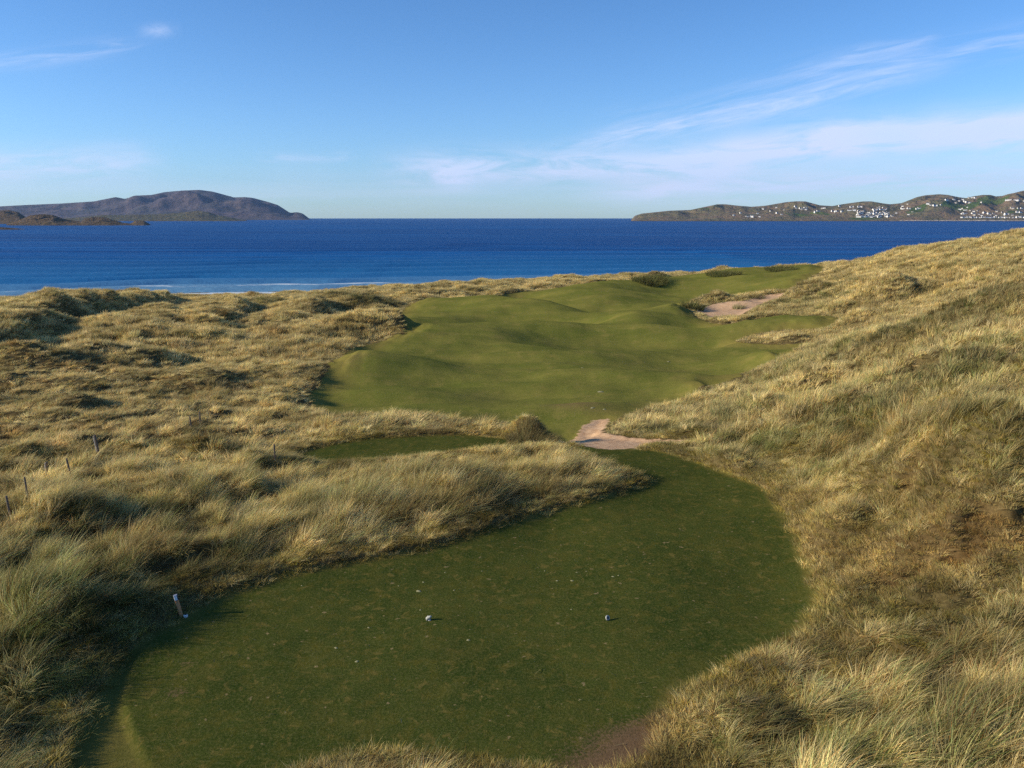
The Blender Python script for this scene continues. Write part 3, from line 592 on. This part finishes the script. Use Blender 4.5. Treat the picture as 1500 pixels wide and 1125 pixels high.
# ------------------------------------------------------------------ houses across the bay
wallm = [simple('white_render', (.80, .79, .76), .8), simple('cream_render', (.66, .62, .54), .8), simple('grey_render', (.42, .40, .38), .8)]
roofm = [simple('slate_roof', (.055, .058, .068), .7), simple('brown_roof', (.11, .07, .05), .8)]
glassm = simple('dark_pane', (.03, .035, .045), .2)
def house_proto(L, Wd, hh, wm, rm):
    e = empty('house', (0, 0, 0)); g = Geo(); x, y = L / 2, Wd / 2; rh = hh + Wd * .42
    g.add([(-x,-y,-4),(x,-y,-4),(x,y,-4),(-x,y,-4),(-x,-y,hh),(x,-y,hh),(x,y,hh),(-x,y,hh),(-x,0,rh),(x,0,rh)],
          [(0,1,5,4),(2,3,7,6),(1,2,6,9,5),(3,0,4,8,7)]); g.build('wall', wm, e)
    r = Geo(); o_ = .4; t = .25
    r.add([(-x-o_,-y-o_,hh-.3),(x+o_,-y-o_,hh-.3),(x+o_,0,rh+.1),(-x-o_,0,rh+.1),(x+o_,y+o_,hh-.3),(-x-o_,y+o_,hh-.3),
           (-x-o_,-y-o_,hh-.3+t),(x+o_,-y-o_,hh-.3+t),(x+o_,0,rh+.1+t),(-x-o_,0,rh+.1+t),(x+o_,y+o_,hh-.3+t),(-x-o_,y+o_,hh-.3+t)],
          [(0,1,2,3),(3,2,4,5),(9,8,7,6),(11,10,8,9),(0,6,7,1),(5,4,10,11),(1,7,8,2),(2,8,10,4),(0,3,9,6),(3,5,11,9)])
    ro = r.build('roof', rm, e)
    for sx in (-x + 1, x - 1):
        c = Geo(); c.add([(sx-.5,-.5,rh-1),(sx+.5,-.5,rh-1),(sx+.5,.5,rh-1),(sx-.5,.5,rh-1),(sx-.5,-.5,rh+1.3),(sx+.5,-.5,rh+1.3),(sx+.5,.5,rh+1.3),(sx-.5,.5,rh+1.3)], [(0,1,5,4),(1,2,6,5),(2,3,7,6),(3,0,4,7),(4,5,6,7)])
        c.build('chimney', wm, ro)
    n = max(2, int(L / 3.5))
    for i in range(n):
        wx = -x + L * (i + .5) / n; gl = Geo(); gl.add([(wx-.7,-y-.06,hh*.42),(wx+.7,-y-.06,hh*.42),(wx+.7,-y-.06,hh*.8),(wx-.7,-y-.06,hh*.8),(wx-.7,-y+.02,hh*.42),(wx+.7,-y+.02,hh*.42),(wx+.7,-y+.02,hh*.8),(wx-.7,-y+.02,hh*.8)],
                       [(0,1,2,3),(0,4,5,1),(1,5,6,2),(2,6,7,3),(3,7,4,0)]); gl.build('window', glassm, e)
    return e
def copy_tree(o, parent=None):
    c = o.copy(); COL.objects.link(c); c.parent = parent
    for ch in o.children: copy_tree(ch, c)
    return c
protos = [(14, 9, 6, 0, 0), (18, 9, 7, 0, 0), (12, 9, 5, 1, 0), (26, 10, 6.5, 0, 1), (14, 9, 6.5, 2, 0)]
protos = [[house_proto(a, b_, c, wallm[d], roofm[e_]), False] for a, b_, c, d, e_ in protos]
Zang = (HZ - CH) / HD
def head_at(px, py):
    """point of the headland's slope seen at this bearing and height"""
    j = int(np.clip(np.argmin(np.abs(HU[0] - px)), 0, HU.shape[1] - 1)); tgt = (318.0 - py) / F
    colz = Zang[:, j]; n = int(HV.shape[0] * .5)
    ok = np.where(colz[:n] >= tgt)[0]; i = ok[0] if len(ok) else n - 1
    while i < n and HZ[i, j] < SEA + 2.5: i += 1
    return HX_[i, j], HD[i, j], HZ[i, j]
ORD = 'first second third fourth fifth sixth seventh eighth ninth tenth eleventh twelfth thirteenth fourteenth fifteenth sixteenth seventeenth eighteenth nineteenth twentieth'.split()
ORD += ['twenty-' + w_ for w_ in ORD[:9]] + ['thirtieth'] + ['thirty-' + w_ for w_ in ORD[:9]]
PLACE = {'a': 'on the low slopes near the tip of the headland', 'b': 'in the hillside group below the middle hump',
         'c': 'in the dense village', 'd': 'above the dense village',
         'e': 'beside and left of the green fields', 'f': 'high near the ridge above the green fields',
         'g': 'in the beachfront row behind the far strand', 'h': 'just above the beachfront row'}
TIER = ['top tier', 'upper middle tier', 'lower middle tier', 'bottom tier']
HS = [('a',1101,318.5,1.3),('a',1095,318,.9),('a',1117,307.5,1),('a',1137,313,1),('a',1148,308.5,.9),('a',1136,305.5,.9),('a',1085,313,.8),('a',1075,316,.8),('a',1128,310,.8),('a',1110,314,.7),('a',1113,318,.7),('a',1145,315,.8),
      ('b',1171,306.5,.9),('b',1173,308,.9),('b',1176,307,.8),('b',1177,305,.8),('b',1181,305.5,.9),('b',1180,308,.8),('b',1164,305,.8),('b',1166,306,.7),
      ('d',1203,306.5,1),('d',1206,306,.8),('d',1193,312.5,1),('d',1198,310,.8),('d',1218,310.5,1),('d',1223,311,1),('d',1226,310.5,.9),('d',1232,311.5,.9),('d',1229,304.5,1),('d',1245,305,1),('d',1248,305,.9),('d',1256,304.3,1),('d',1259,304,.9),('d',1244,310,1),('d',1251,309.5,1.1),('d',1256,310,1),('d',1260,311,1),('d',1265,310.3,1.1)]
rr = random.Random(5)
for i in range(46): HS.append(('c', rr.uniform(1256, 1301), rr.uniform(312.2, 318.6), rr.uniform(.9, 1.35)))
for i in range(14): HS.append(('d', rr.uniform(1273, 1297), rr.uniform(304.5, 310), rr.uniform(.8, 1.1)))
for a in ((1301,317,1.3),(1307,317.2,1.4),(1312,313,.9),(1320,306.5,1),(1322,307.5,1),(1320,304,.8),(1327,301,.9),(1329,306.5,.9),(1332,307,.8),(1341,307.6,1),(1346,307.6,.9),(1336,311,.8),(1357,301,1.1),(1361,302,1),(1367,303,1.2),(1370,302.5,1),(1376,301.5,.8),(1330,315,.8)): HS.append(('e', *a))
for a in ((1383,295.3,1.2),(1386,295,1),(1395,295,.9),(1397,299,1),(1407,294.5,1),(1410,298,.9),(1414,298.7,1.1),(1418,298.5,.9),(1415,292.6,.9),(1421,292,.8),(1425,291.8,1),(1435,298,1),(1472,295,1.1),(1476,295,1),(1485,295,1.1),(1488,295,1),(1499,297.5,1),(1402,296,.7)): HS.append(('f', *a))
for a in ((1480,307,1.1),(1483,306.6,1),(1489,306.3,.9),(1495,306.5,.9),(1489,312,1.1),(1493,312,1),(1441,313,1.1),(1447,313.8,1),(1455,314,1),(1459,311.5,1.1),(1459,316.5,1),(1473,315.5,1.2),(1476,315,1),(1483,316,.9),(1425,314,1.1),(1427,315.5,1.2),(1433,315.5,.9),(1413,314,1.1),(1409,314,.9),
          (1404,308,.8),(1409,307,.9),(1413,309,.9),(1419,310,.8),(1425,311,.8),(1415,305,.7),(1431,311.5,.7),(1451,315.5,.8),(1438,316.5,.8),(1467,312,.8)): HS.append(('h', *a))
for i in range(26): HS.append(('g', 1409 + i * 3.7 + rr.uniform(-.8, .8), 319.2 + rr.uniform(-.25, .25), rr.uniform(.7, 1.0)))
PN = ['white', 'white', 'cream', 'long white', 'grey']
HS = [(kx, int(np.clip((py - 312.2) / 1.61, 0, 3)) if kx == 'c' else int(py > 307.5) if kx in 'dh' else 0, px, py, s) for kx, px, py, s in HS]
HS.sort(); cnt = {}
for kx, ti, px, py, s in HS:
    x, y, z = head_at(px, py); pi = rr.randrange(5 if kx in 'egh' else 4 if kx != 'a' else 3); pr = protos[pi]
    if pr[1]: e = copy_tree(pr[0])
    else: e = pr[0]; pr[1] = True
    e.location = (x, y, z); e.scale = (s * 1.1,) * 3; e.rotation_euler = (0, 0, rr.uniform(-.7, .7))
    n_o = cnt[(kx, ti)] = cnt.get((kx, ti), -1) + 1
    if kx == 'c': lb = f'{PN[pi]} house {PLACE[kx]}, {ORD[n_o]} from left in its {TIER[ti]}'
    elif kx in 'dh': lb = f'{PN[pi]} house {PLACE[kx]}, {ORD[n_o]} from left in the {("upper", "lower")[ti]} line'
    else: lb = f'{PN[pi]} house {PLACE[kx]}, {ORD[n_o]} from left'
    tag(e, lb, 'house', 'houses ' + PLACE[kx])

# ------------------------------------------------------------------ grass
def blade_mat(name, transl=.40):
    m, k = mat(name)
    tint = k.n('ShaderNodeAttribute', attribute_name='tint', attribute_type='INSTANCER').outputs['Color']
    bc = k.n('ShaderNodeAttribute', attribute_name='bcol').outputs['Vector']
    c = k.mix(1.0, tint, bc, 'MULTIPLY')
    d = k.n('ShaderNodeBsdfDiffuse', i={0: c}); t = k.n('ShaderNodeBsdfTranslucent', i={0: c})
    x = k.n('ShaderNodeMixShader', i={0: transl, 1: d.outputs[0], 2: t.outputs[0]})
    o = k.n('ShaderNodeOutputMaterial'); k.link(x.outputs[0], o.inputs[0]); return m
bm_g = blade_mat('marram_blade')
def tuft_arrays(n, h, rad_, width, lean, seed, segs=4, splay=.55, cvar=1.0, droop=.6):
    r = np.random.default_rng(seed); V = []; Fc = []; C = []
    for i in range(n):
        a = r.uniform(0, 2 * np.pi); q = rad_ * math.sqrt(r.uniform()); bx, by = q * math.cos(a), q * math.sin(a)
        hh_ = h * r.uniform(.45, 1.08); out_ = splay * r.uniform(.1, 1.0) * (q / rad_ * .7 + .3)
        dx = math.cos(a) * out_ + lean * r.uniform(.5, 1.3) + r.normal() * .10; dy = math.sin(a) * out_ + r.normal() * .12
        ww = width * r.uniform(.7, 1.3); fa = r.uniform(0, np.pi); wx, wy = math.cos(fa) * ww / 2, math.sin(fa) * ww / 2
        u = r.uniform()
        if u < .52: c = (1.0, 1.0, 1.0)
        elif u < .72: c = (.72, .92, .75)
        elif u < .88: c = (1.30, 1.24, 1.18)
        else: c = (.70, .50, .38)
        c = np.array(c) ** cvar * r.uniform(.8, 1.2)
        b = len(V); dr = droop * r.uniform(.3, 1.3)
        for s_ in range(segs + 1):
            t = s_ / segs; bend = t * t
            z = hh_ * (t - dr * .32 * t ** 3) ; x = bx + dx * hh_ * (.35 * t + .75 * bend); y = by + dy * hh_ * (.35 * t + .75 * bend)
            tw = (1 - t ** 2.2 * .85)
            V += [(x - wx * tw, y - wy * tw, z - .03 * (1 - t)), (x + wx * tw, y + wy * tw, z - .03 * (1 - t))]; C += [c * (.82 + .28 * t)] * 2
        for s_ in range(segs): Fc.append((b + 2 * s_, b + 2 * s_ + 1, b + 2 * s_ + 3, b + 2 * s_ + 2))
    return np.array(V), np.array(Fc), np.array(C)
LIB = bpy.data.collections.new('grass_blades')
def proto_coll(name, specs):
    c = bpy.data.collections.new(name)
    for i, sp_ in enumerate(specs):
        V, Fc, C = tuft_arrays(**sp_)
        o = mesh_obj('tuft', V, Fc, bm_g, attrs={'bcol': C}); COL.objects.unlink(o); c.objects.link(o)
    return c
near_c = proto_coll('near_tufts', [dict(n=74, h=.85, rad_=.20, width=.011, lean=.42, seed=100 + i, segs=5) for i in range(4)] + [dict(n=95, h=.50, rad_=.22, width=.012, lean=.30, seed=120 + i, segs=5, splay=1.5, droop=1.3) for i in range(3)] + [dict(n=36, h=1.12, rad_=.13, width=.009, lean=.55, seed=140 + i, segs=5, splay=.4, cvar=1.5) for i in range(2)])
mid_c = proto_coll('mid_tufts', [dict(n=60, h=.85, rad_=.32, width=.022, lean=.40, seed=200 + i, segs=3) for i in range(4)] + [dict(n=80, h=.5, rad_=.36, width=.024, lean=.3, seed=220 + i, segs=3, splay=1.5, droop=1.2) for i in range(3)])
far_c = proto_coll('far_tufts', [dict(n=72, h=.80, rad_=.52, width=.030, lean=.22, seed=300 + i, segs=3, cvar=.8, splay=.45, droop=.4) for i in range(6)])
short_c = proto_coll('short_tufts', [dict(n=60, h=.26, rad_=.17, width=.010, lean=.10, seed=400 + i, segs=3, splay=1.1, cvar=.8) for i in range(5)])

def gn_group(name, coll, nvar):
    ng = bpy.data.node_groups.new(name, 'GeometryNodeTree')
    ng.interface.new_socket('Geometry', in_out='INPUT', socket_type='NodeSocketGeometry'); ng.interface.new_socket('Geometry', in_out='OUTPUT', socket_type='NodeSocketGeometry')
    N = ng.nodes; L = ng.links
    gi = N.new('NodeGroupInput'); go = N.new('NodeGroupOutput'); ci = N.new('GeometryNodeCollectionInfo'); ci.inputs[0].default_value = coll; ci.inputs[1].default_value = True; ci.inputs[2].default_value = True
    m2p = N.new('GeometryNodeMeshToPoints')
    iop = N.new('GeometryNodeInstanceOnPoints'); iop.inputs['Pick Instance'].default_value = True
    def na(nm, ty): a = N.new('GeometryNodeInputNamedAttribute'); a.data_type = ty; a.inputs[0].default_value = nm; return a.outputs[0]
    L.new(gi.outputs[0], m2p.inputs[0]); L.new(m2p.outputs[0], iop.inputs['Points']); L.new(ci.outputs[0], iop.inputs['Instance'])
    ri = N.new('FunctionNodeRandomValue'); ri.data_type = 'INT'; ri.inputs[4].default_value = 0; ri.inputs[5].default_value = nvar - 1
    L.new([s for s in ri.outputs if s.type == 'INT'][0], iop.inputs['Instance Index'])
    e2r = N.new('FunctionNodeEulerToRotation'); L.new(na('rot', 'FLOAT_VECTOR'), e2r.inputs[0]); L.new(e2r.outputs[0], iop.inputs['Rotation'])
    L.new(na('scl', 'FLOAT_VECTOR'), iop.inputs['Scale']); L.new(iop.outputs[0], go.inputs[0])
    return ng
def scatter(x, y, seed, hmul=1.0, rscale=1.0, yaw=.6, xs=1.0, short=False):
    r = np.random.default_rng(seed); n = len(x)
    z = HF(x, y); gh = GS(GH, x, y) * hmul; ru = GS(g_rust, x, y); gr = GS(g_green, x, y)
    rnd = r.uniform(size=n); bri = np.exp(r.normal(size=n) * .16)
    straw = np.array((.56, .435, .165)); pale = np.array((.76, .62, .32)); green = np.array((.175, .19, .060)); rust = np.array((.48, .29, .10)); grey = np.array((.36, .325, .15))
    cc = straw[None] * (1 - rnd[:, None]) + pale[None] * rnd[:, None]
    a = np.clip(gr * 1.1 + r.normal(size=n) * .22 - .1, 0, .9)[:, None]; cc = cc * (1 - a) + np.where(r.uniform(size=n)[:, None] < .5, green, grey) * a
    a = np.clip(ru * 1.0 + r.normal(size=n) * .2 - .15, 0, .85)[:, None]; cc = cc * (1 - a) + rust * a
    if short:
        a = np.clip(.55 + r.normal(size=n) * .3, 0, 1)[:, None] * np.clip(1 - ru, .25, 1)[:, None]; cc = cc * (1 - a) + np.array((.33, .25, .05)) * a
    dd = np.hypot(x, y); fr = 1 / (1 + (dd / 55) ** 2)
    cl_ = np.clip(1 + (.25 + .65 * fr) * perlin(x * .8, y * 1.0, 5) + .4 * perlin(x * .16, y * .25, 6), .6, 1.4)
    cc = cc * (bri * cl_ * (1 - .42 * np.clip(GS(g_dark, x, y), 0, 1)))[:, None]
    rot = np.stack([r.normal(size=n) * .14, r.normal(size=n) * .14, r.normal(size=n) * yaw + 1.1 * perlin(x * .22, y * .22, 15)], -1)
    sz = gh * r.uniform(.75, 1.2, n); sxy = rscale * (.55 + .45 * np.clip(gh, 0, 1.2)) * r.uniform(.85, 1.2, n) * xs
    return np.stack([x, y, z - .02], -1), rot, np.stack([sxy, sxy, sz], -1), cc
def jitter(x0, x1, y0, y1, s, seed):
    r = np.random.default_rng(seed); xs = np.arange(x0, x1, s); ys = np.arange(y0, y1, s); A, B = np.meshgrid(xs, ys)
    return (A + r.uniform(-.5, .5, A.shape) * s * 1.1).ravel(), (B + r.uniform(-.5, .5, B.shape) * s * 1.1).ravel()
def grass(name, coll, nvar, parts, label=None):
    Pp = np.concatenate([p[0] for p in parts]); rot = np.concatenate([p[1] for p in parts]); sc_ = np.concatenate([p[2] for p in parts]); tn = np.concatenate([p[3] for p in parts])
    me = bpy.data.meshes.new(name); me.vertices.add(len(Pp)); me.vertices.foreach_set('co', Pp.astype(np.float32).ravel())
    for an, av in (('rot', rot), ('scl', sc_), ('tint', tn)): me.attributes.new(an, 'FLOAT_VECTOR', 'POINT').data.foreach_set('vector', av.astype(np.float32).ravel())
    me.update(); o = bpy.data.objects.new(name, me); COL.objects.link(o)
    md = o.modifiers.new('tufts', 'NODES'); md.node_group = gn_group(name, coll, nvar); tag(o, kind='stuff')
    print(name, len(Pp)); return o
def sel(x, y, r0, r1, half=44, rmin=.25):
    d = np.hypot(x, y); th_ = np.abs(np.arctan2(x, y)); m = (d >= r0) & (d < r1) & (th_ < R(half)) & (y > 0); x, y = x[m], y[m]
    mm = GS(mown, x, y); m = mm < -.08 * 1; x, y = x[m], y[m]
    m = HF(x, y) > -13; return x[m], y[m]
LOD1, LOD2 = 34, 72
x, y = sel(*jitter(-34, 34, 6, 36, .22, 1), 8, LOD1)
keep = rng.uniform(size=len(x)) < np.clip(.05 + 1.35 * GS(GH, x, y) , 0, 1)
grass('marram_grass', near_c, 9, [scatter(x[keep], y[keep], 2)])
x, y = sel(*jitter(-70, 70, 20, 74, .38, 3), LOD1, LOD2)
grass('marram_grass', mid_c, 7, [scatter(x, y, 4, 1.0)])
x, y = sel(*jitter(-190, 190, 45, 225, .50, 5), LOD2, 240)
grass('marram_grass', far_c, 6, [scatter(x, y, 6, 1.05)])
# short fringe and thatch grass between the tufts, near
x, y = jitter(-30, 30, 7, 40, .17, 7); d = np.hypot(x, y); m = (d < 40) & (np.abs(np.arctan2(x, y)) < R(43)) & (d > 8); x, y = x[m], y[m]
mm = GS(mown, x, y); m = (mm < .03 + np.abs(rng.normal(size=len(x))) * .11) & (GS(sanddist, x, y) < -.1); x, y = x[m], y[m]
p_ = scatter(x, y, 8, 1.0, yaw=3, short=True); p_[2][:, 2] = np.clip(p_[2][:, 2], .55, 1.2); p_[2][:, :2] = 1.0
grass('rough_grass', short_c, 5, [p_])

# ------------------------------------------------------------------ single tussocks
def direct_mat(name, tint):
    m, k = mat(name); bc = k.n('ShaderNodeAttribute', attribute_name='bcol').outputs['Vector']; c = k.mix(1.0, (*tint, 1), bc, 'MULTIPLY')
    d = k.n('ShaderNodeBsdfDiffuse', i={0: c}); t = k.n('ShaderNodeBsdfTranslucent', i={0: c}); x = k.n('ShaderNodeMixShader', i={0: .25, 1: d.outputs[0], 2: t.outputs[0]})
    o = k.n('ShaderNodeOutputMaterial'); k.link(x.outputs[0], o.inputs[0]); return m
tm_straw = direct_mat('tussock_blade', (.33, .29, .15)); tm_green = direct_mat('bush_blade', (.13, .13, .05)); tm_dark = direct_mat('dead_blade', (.19, .155, .07))
def tussock(px, py, n, h, rad_, wd, m, label, seed, dxy=(0, 0)):
    c = hit(px, py, HF) + np.array(dxy); V, Fc, C = tuft_arrays(n, h, rad_, wd, .25, seed, 4, 1.0)
    V[:, 2] += HF(V[:, 0] + c[0], V[:, 1] + c[1]) - HF(c[0], c[1])
    o = mesh_obj('marram_tussock', V, Fc, m, attrs={'bcol': C}); o.location = (c[0], c[1], float(HF(c[0], c[1])))
    tag(o, label, 'grass tussock', 'single tussocks standing clear of the rough')
tussock(778,650, 2600, .62, 1.15, .016, tm_dark, 'dark rounded marram tussock beside the sandy path at the end of the second tee', 61)
tussock(952,413, 2200, 1.3, 3.4, .045, tm_green, 'tallest dark bushy clump on the seaward edge of the fairway, against the sea', 62)
tussock(1060,402, 1500, .9, 3.4, .045, tm_green, 'low dark clump on the seaward edge, right of the tallest one', 63)
tussock(1143,396, 1200, .8, 3.2, .045, tm_green, 'small low clump where the far end of the fairway meets the sea', 64)
tussock(1014,452, 420, 1.3, 1.6, .05, tm_green, 'dark grass clump at the left end of the far sand bunker', 65)
tussock(1042,446, 260, .8, 1.5, .045, tm_dark, 'brown grass lip hanging over the upper left edge of the far sand bunker', 67, (0, 1.5))
tussock(1108,438, 260, .9, 1.8, .045, tm_dark, 'brown grass lip over the upper edge of the far bunker, middle of the rim', 68, (0, 1.5))
tussock(1140,431, 240, .8, 1.8, .045, tm_dark, 'brown grass lip over the upper right end of the far sand bunker', 69, (0, 1.5))
tussock(1082,452, 220, .8, .9, .04, tm_straw, 'small brown tussock in the middle of the far sand bunker', 66)

# loose dry stalks blown onto the mown turf
LV, LF, LC = [], [], []; rl = np.random.default_rng(77)
cands = [hit(rl.uniform(250, 1150), rl.uniform(840, 1110)) for _ in range(34)] + [hit(rl.uniform(760, 1120), rl.uniform(985, 1120)) for _ in range(45)]
for c in cands:
    if GS(d_tee, np.array([c[0]]), np.array([c[1]]))[0] < .05: continue
    a = rl.normal() * .5; L = rl.uniform(.06, .26); cu = rl.normal() * .5; b = len(LV); wd = rl.uniform(.003, .006); x, y = c
    cl_ = np.array((.42, .36, .19)) * rl.uniform(.6, 1.15)
    for i in range(6):
        zz = float(HF(x, y)) + .012 + .02 * math.sin(math.pi * i / 5); LV += [(x - wd * math.sin(a), y + wd * math.cos(a), zz), (x + wd * math.sin(a), y - wd * math.cos(a), zz + .004)]; LC += [cl_] * 2
        x += L / 5 * math.cos(a); y += L / 5 * math.sin(a); a += cu / 5
    for i in range(5): LF.append((b + 2 * i, b + 2 * i + 1, b + 2 * i + 3, b + 2 * i + 2))
tag(mesh_obj('loose_straw', LV, LF, direct_mat('dry_stalk', (1, 1, 1)), attrs={'bcol': np.array(LC)}), kind='stuff')
# ------------------------------------------------------------------ posts, markers, small things
wood = simple('weathered_timber', (.13, .10, .075), .9, 14, .4, .5); redwood = simple('stained_timber', (.58, .27, .11), .75, 20, .35, .4)
whitep = simple('white_paint', (.78, .78, .76), .55, 8, .08); capm = simple('grey_cap', (.30, .31, .36), .5); dark = simple('dark_plastic', (.03, .03, .032), .5)
# square tee post leaning left, white painted head with a dark side plate
b0 = at_z(266, 902, 0); e = empty('tee_post', (b0[0], b0[1], float(HF(b0[0], b0[1])) - .02)); e.rotation_euler = (R(-4), R(-11), R(14))
def prism(wx, wy, z0, z1, bev=.012, g=None, ox=0, oy=0):
    g = g or Geo(); pts = [(-wx+bev,-wy),(wx-bev,-wy),(wx,-wy+bev),(wx,wy-bev),(wx-bev,wy),(-wx+bev,wy),(-wx,wy-bev),(-wx,-wy+bev)]
    g.add([(a+ox, b+oy, z) for z in (z0, z1) for a, b in pts], [tuple(range(7, -1, -1)), tuple(range(8, 16))] + [(i, (i+1) % 8, 8 + (i+1) % 8, 8 + i) for i in range(8)]); return g
prism(.040, .040, -.15, .46).build('post', redwood, e); prism(.042, .042, .47, .59).build('painted_head', whitep, e)
prism(.004, .04, .47, .585, .001, None, .047).build('side_plate', dark, e); prism(.045, .045, .59, .602, .016).build('cap', capm, e)
tag(e, 'short reddish timber post with white painted head, leaning at left edge of tee', 'tee post')
c = at_z(272, 903, 0); gd = Geo(); gd.tube([(0,0,-.02),(0,0,.03),(0,0,.045)], [.055,.055,.04], 18)
e = gd.build('sprinkler_head', whitep); e.location = (c[0], c[1], float(HF(c[0], c[1])) + .01); hd = Geo(); hd.tube([(0,0,.045),(0,0,.055)], [.03,.028], 12); hd.build('nozzle_cap', dark, e)
tag(e, 'small flat white disc on the turf at the foot of the reddish tee post', 'sprinkler head')
# tee markers: pale rope-like loops lying on a low foot
stone = simple('pale_stone', (.38, .38, .33), .6, 30, .2, .3)
for j, (px, py, lb) in enumerate(((629, 908, 'white rounded tee marker on the mown turf, the left one of the pair'), (890, 908, 'white ring-shaped tee marker with a dark centre, the right one of the pair'))):
    c = at_z(px, py, 0); e = empty('tee_marker', (c[0], c[1], float(HF(c[0], c[1])))); e.rotation_euler = (0, 0, R(-25 + j * 45)); e.scale = (.72,) * 3
    if j: Geo().ring((0, 0, .085), .062, .030, (.25, -.9, .45), 28, 12).build('ring', stone, e, True); Geo().tube([(0, -.0, .085), (0.006, -.022, .096)], [.044, .044], 16).build('centre', dark, e)
    else: Geo().tube([(-.07, -.02, .0), (-.075, -.02, .06), (-.04, 0, .105), (.01, .01, .11), (.045, .02, .15), (.06, .02, .165)], [.048, .060, .062, .055, .042, .02], 14).build('body', stone, e, True)
    Geo().tube([(0, 0, -.03), (0, 0, .02), (0, 0, .03)], [.055, .055, .04], 14).build('foot', stone if not j else dark, e)
    tag(e, lb, 'tee marker', 'tee markers')
# fence posts
def fpost(px, py, h, r, tilt, lb, pale=False, rot=0):
    h *= .66; r *= .58
    c = hit(px, py, HF); e = empty('fence_post', (c[0], c[1], float(HF(*c)) - .1)); e.rotation_euler = (R(tilt * .3), R(tilt), rot)
    g = Geo(); g.tube([(0,0,-.2),(0,0,h*.5),(0.004,0,h),(0.004,0,h+.02)], [r*1.05, r, r*.97, r*.6], 9); g.build('post', wood, e)
    s = Geo(); s.ring((0,0,h*.8), r*1.04, .006, (0,0,1), 12, 6); s.build('wire_loop', dark, e)
    if pale: prism(.012, r*.8, h*.30, h*.97, .003, None, -r-.012).build('batten_and_lit_face', simple('batten_and_lit_face', (.62,.56,.46), .8, 12, .2), e)  # pale strip: batten on the tallest post, painted sunlight on the other
    tag(e, lb, 'fence post', 'old fence posts in the left rough'); return e
fpost(146,668, 1.55, .085, -8, 'tallest weathered fence post with a pale batten on its left face, in the left rough', True)
fpost(105,700, 1.3, .06, -9, 'thin dark fence post just left below the tallest one in the rough')
fpost(70,706, 1.35, .065, 3, 'fence post with a pale sunlit top half, between two thin dark posts', True)
fpost(41,728, 1.15, .05, -3, 'short grey fence post half sunk in grass near the left edge')
fpost(16,758, 1.2, .06, -5, 'leaning grey fence post at the far left edge beside dark shaded grass')
fpost(293,624, 1.3, .07, 3, 'small dark fence post far back in the left rough')
fpost(280,628, 1.1, .06, -2, 'low stub of a fence post just left of the small dark far post')
fpost(403,676, 1.25, .06, 0, 'dark thin post at the left end of the second tee')
# pale scuffs on tee and fairway
chip = simple('pale_turf_chip', (.27, .25, .12), .9, 40, .3); rr = random.Random(3)
def scuff(px, py, s, lb, gp, cat='divot'):
    c = hit(px, py, HF); g = Geo(); n = 9; ring1 = []; 
    V = [(0, 0, .02 * s / .1)]
    for q, zz in ((.55, .016), (1, -.012)):
        for i in range(n): a = 2 * math.pi * i / n; r_2 = s * q * rr.uniform(.7, 1.25); V.append((r_2 * math.cos(a) * 1.3, r_2 * math.sin(a), zz * s / .1 if q < 1 else zz))
    Fc = [(0, 1 + i, 1 + (i + 1) % n) for i in range(n)] + [(1 + i, 1 + n + i, 1 + n + (i + 1) % n, 1 + (i + 1) % n) for i in range(n)]
    g.add(V, Fc); o = g.build('turf_divot', chip, smooth=True); o.location = (c[0], c[1], float(HF(*c))); o.rotation_euler = (0, 0, rr.uniform(-.5, .5)); tag(o, lb, cat, gp)
for n_o, (px, py, s) in enumerate(sorted(((816,851,.045),(838,851,.05),(845,839,.035),(898,845,.045),(906,843,.035),(613,866,.07),(620,853,.04),(665,865,.035),(584,859,.03),(686,938,.05),(523,969,.05),(492,949,.045),(616,894,.035),(652,839,.03),(706,837,.03),(798,837,.03),(859,837,.03),(837,893,.03),(442,858,.03),(540,920,.035)))):
    scuff(px, py, s, f'small pale speck of torn turf on the mown tee, {ORD[n_o]} speck from the left', 'pale specks on the tee')
scuff(880,574,.2, 'largest pale bare patch on the near fairway', 'pale patches on the fairway'); scuff(868,598,.14, 'small pale bare patch on the fairway just above the sandy path', 'pale patches on the fairway')
scuff(885,600,.11, 'smallest pale bare patch on the fairway, right of another above the sandy path', 'pale patches on the fairway'); scuff(853,539,.12, 'small pale bare patch in the middle of the fairway', 'pale patches on the fairway'); scuff(979,530,.14, 'small pale bare patch on the right of the fairway', 'pale patches on the fairway')
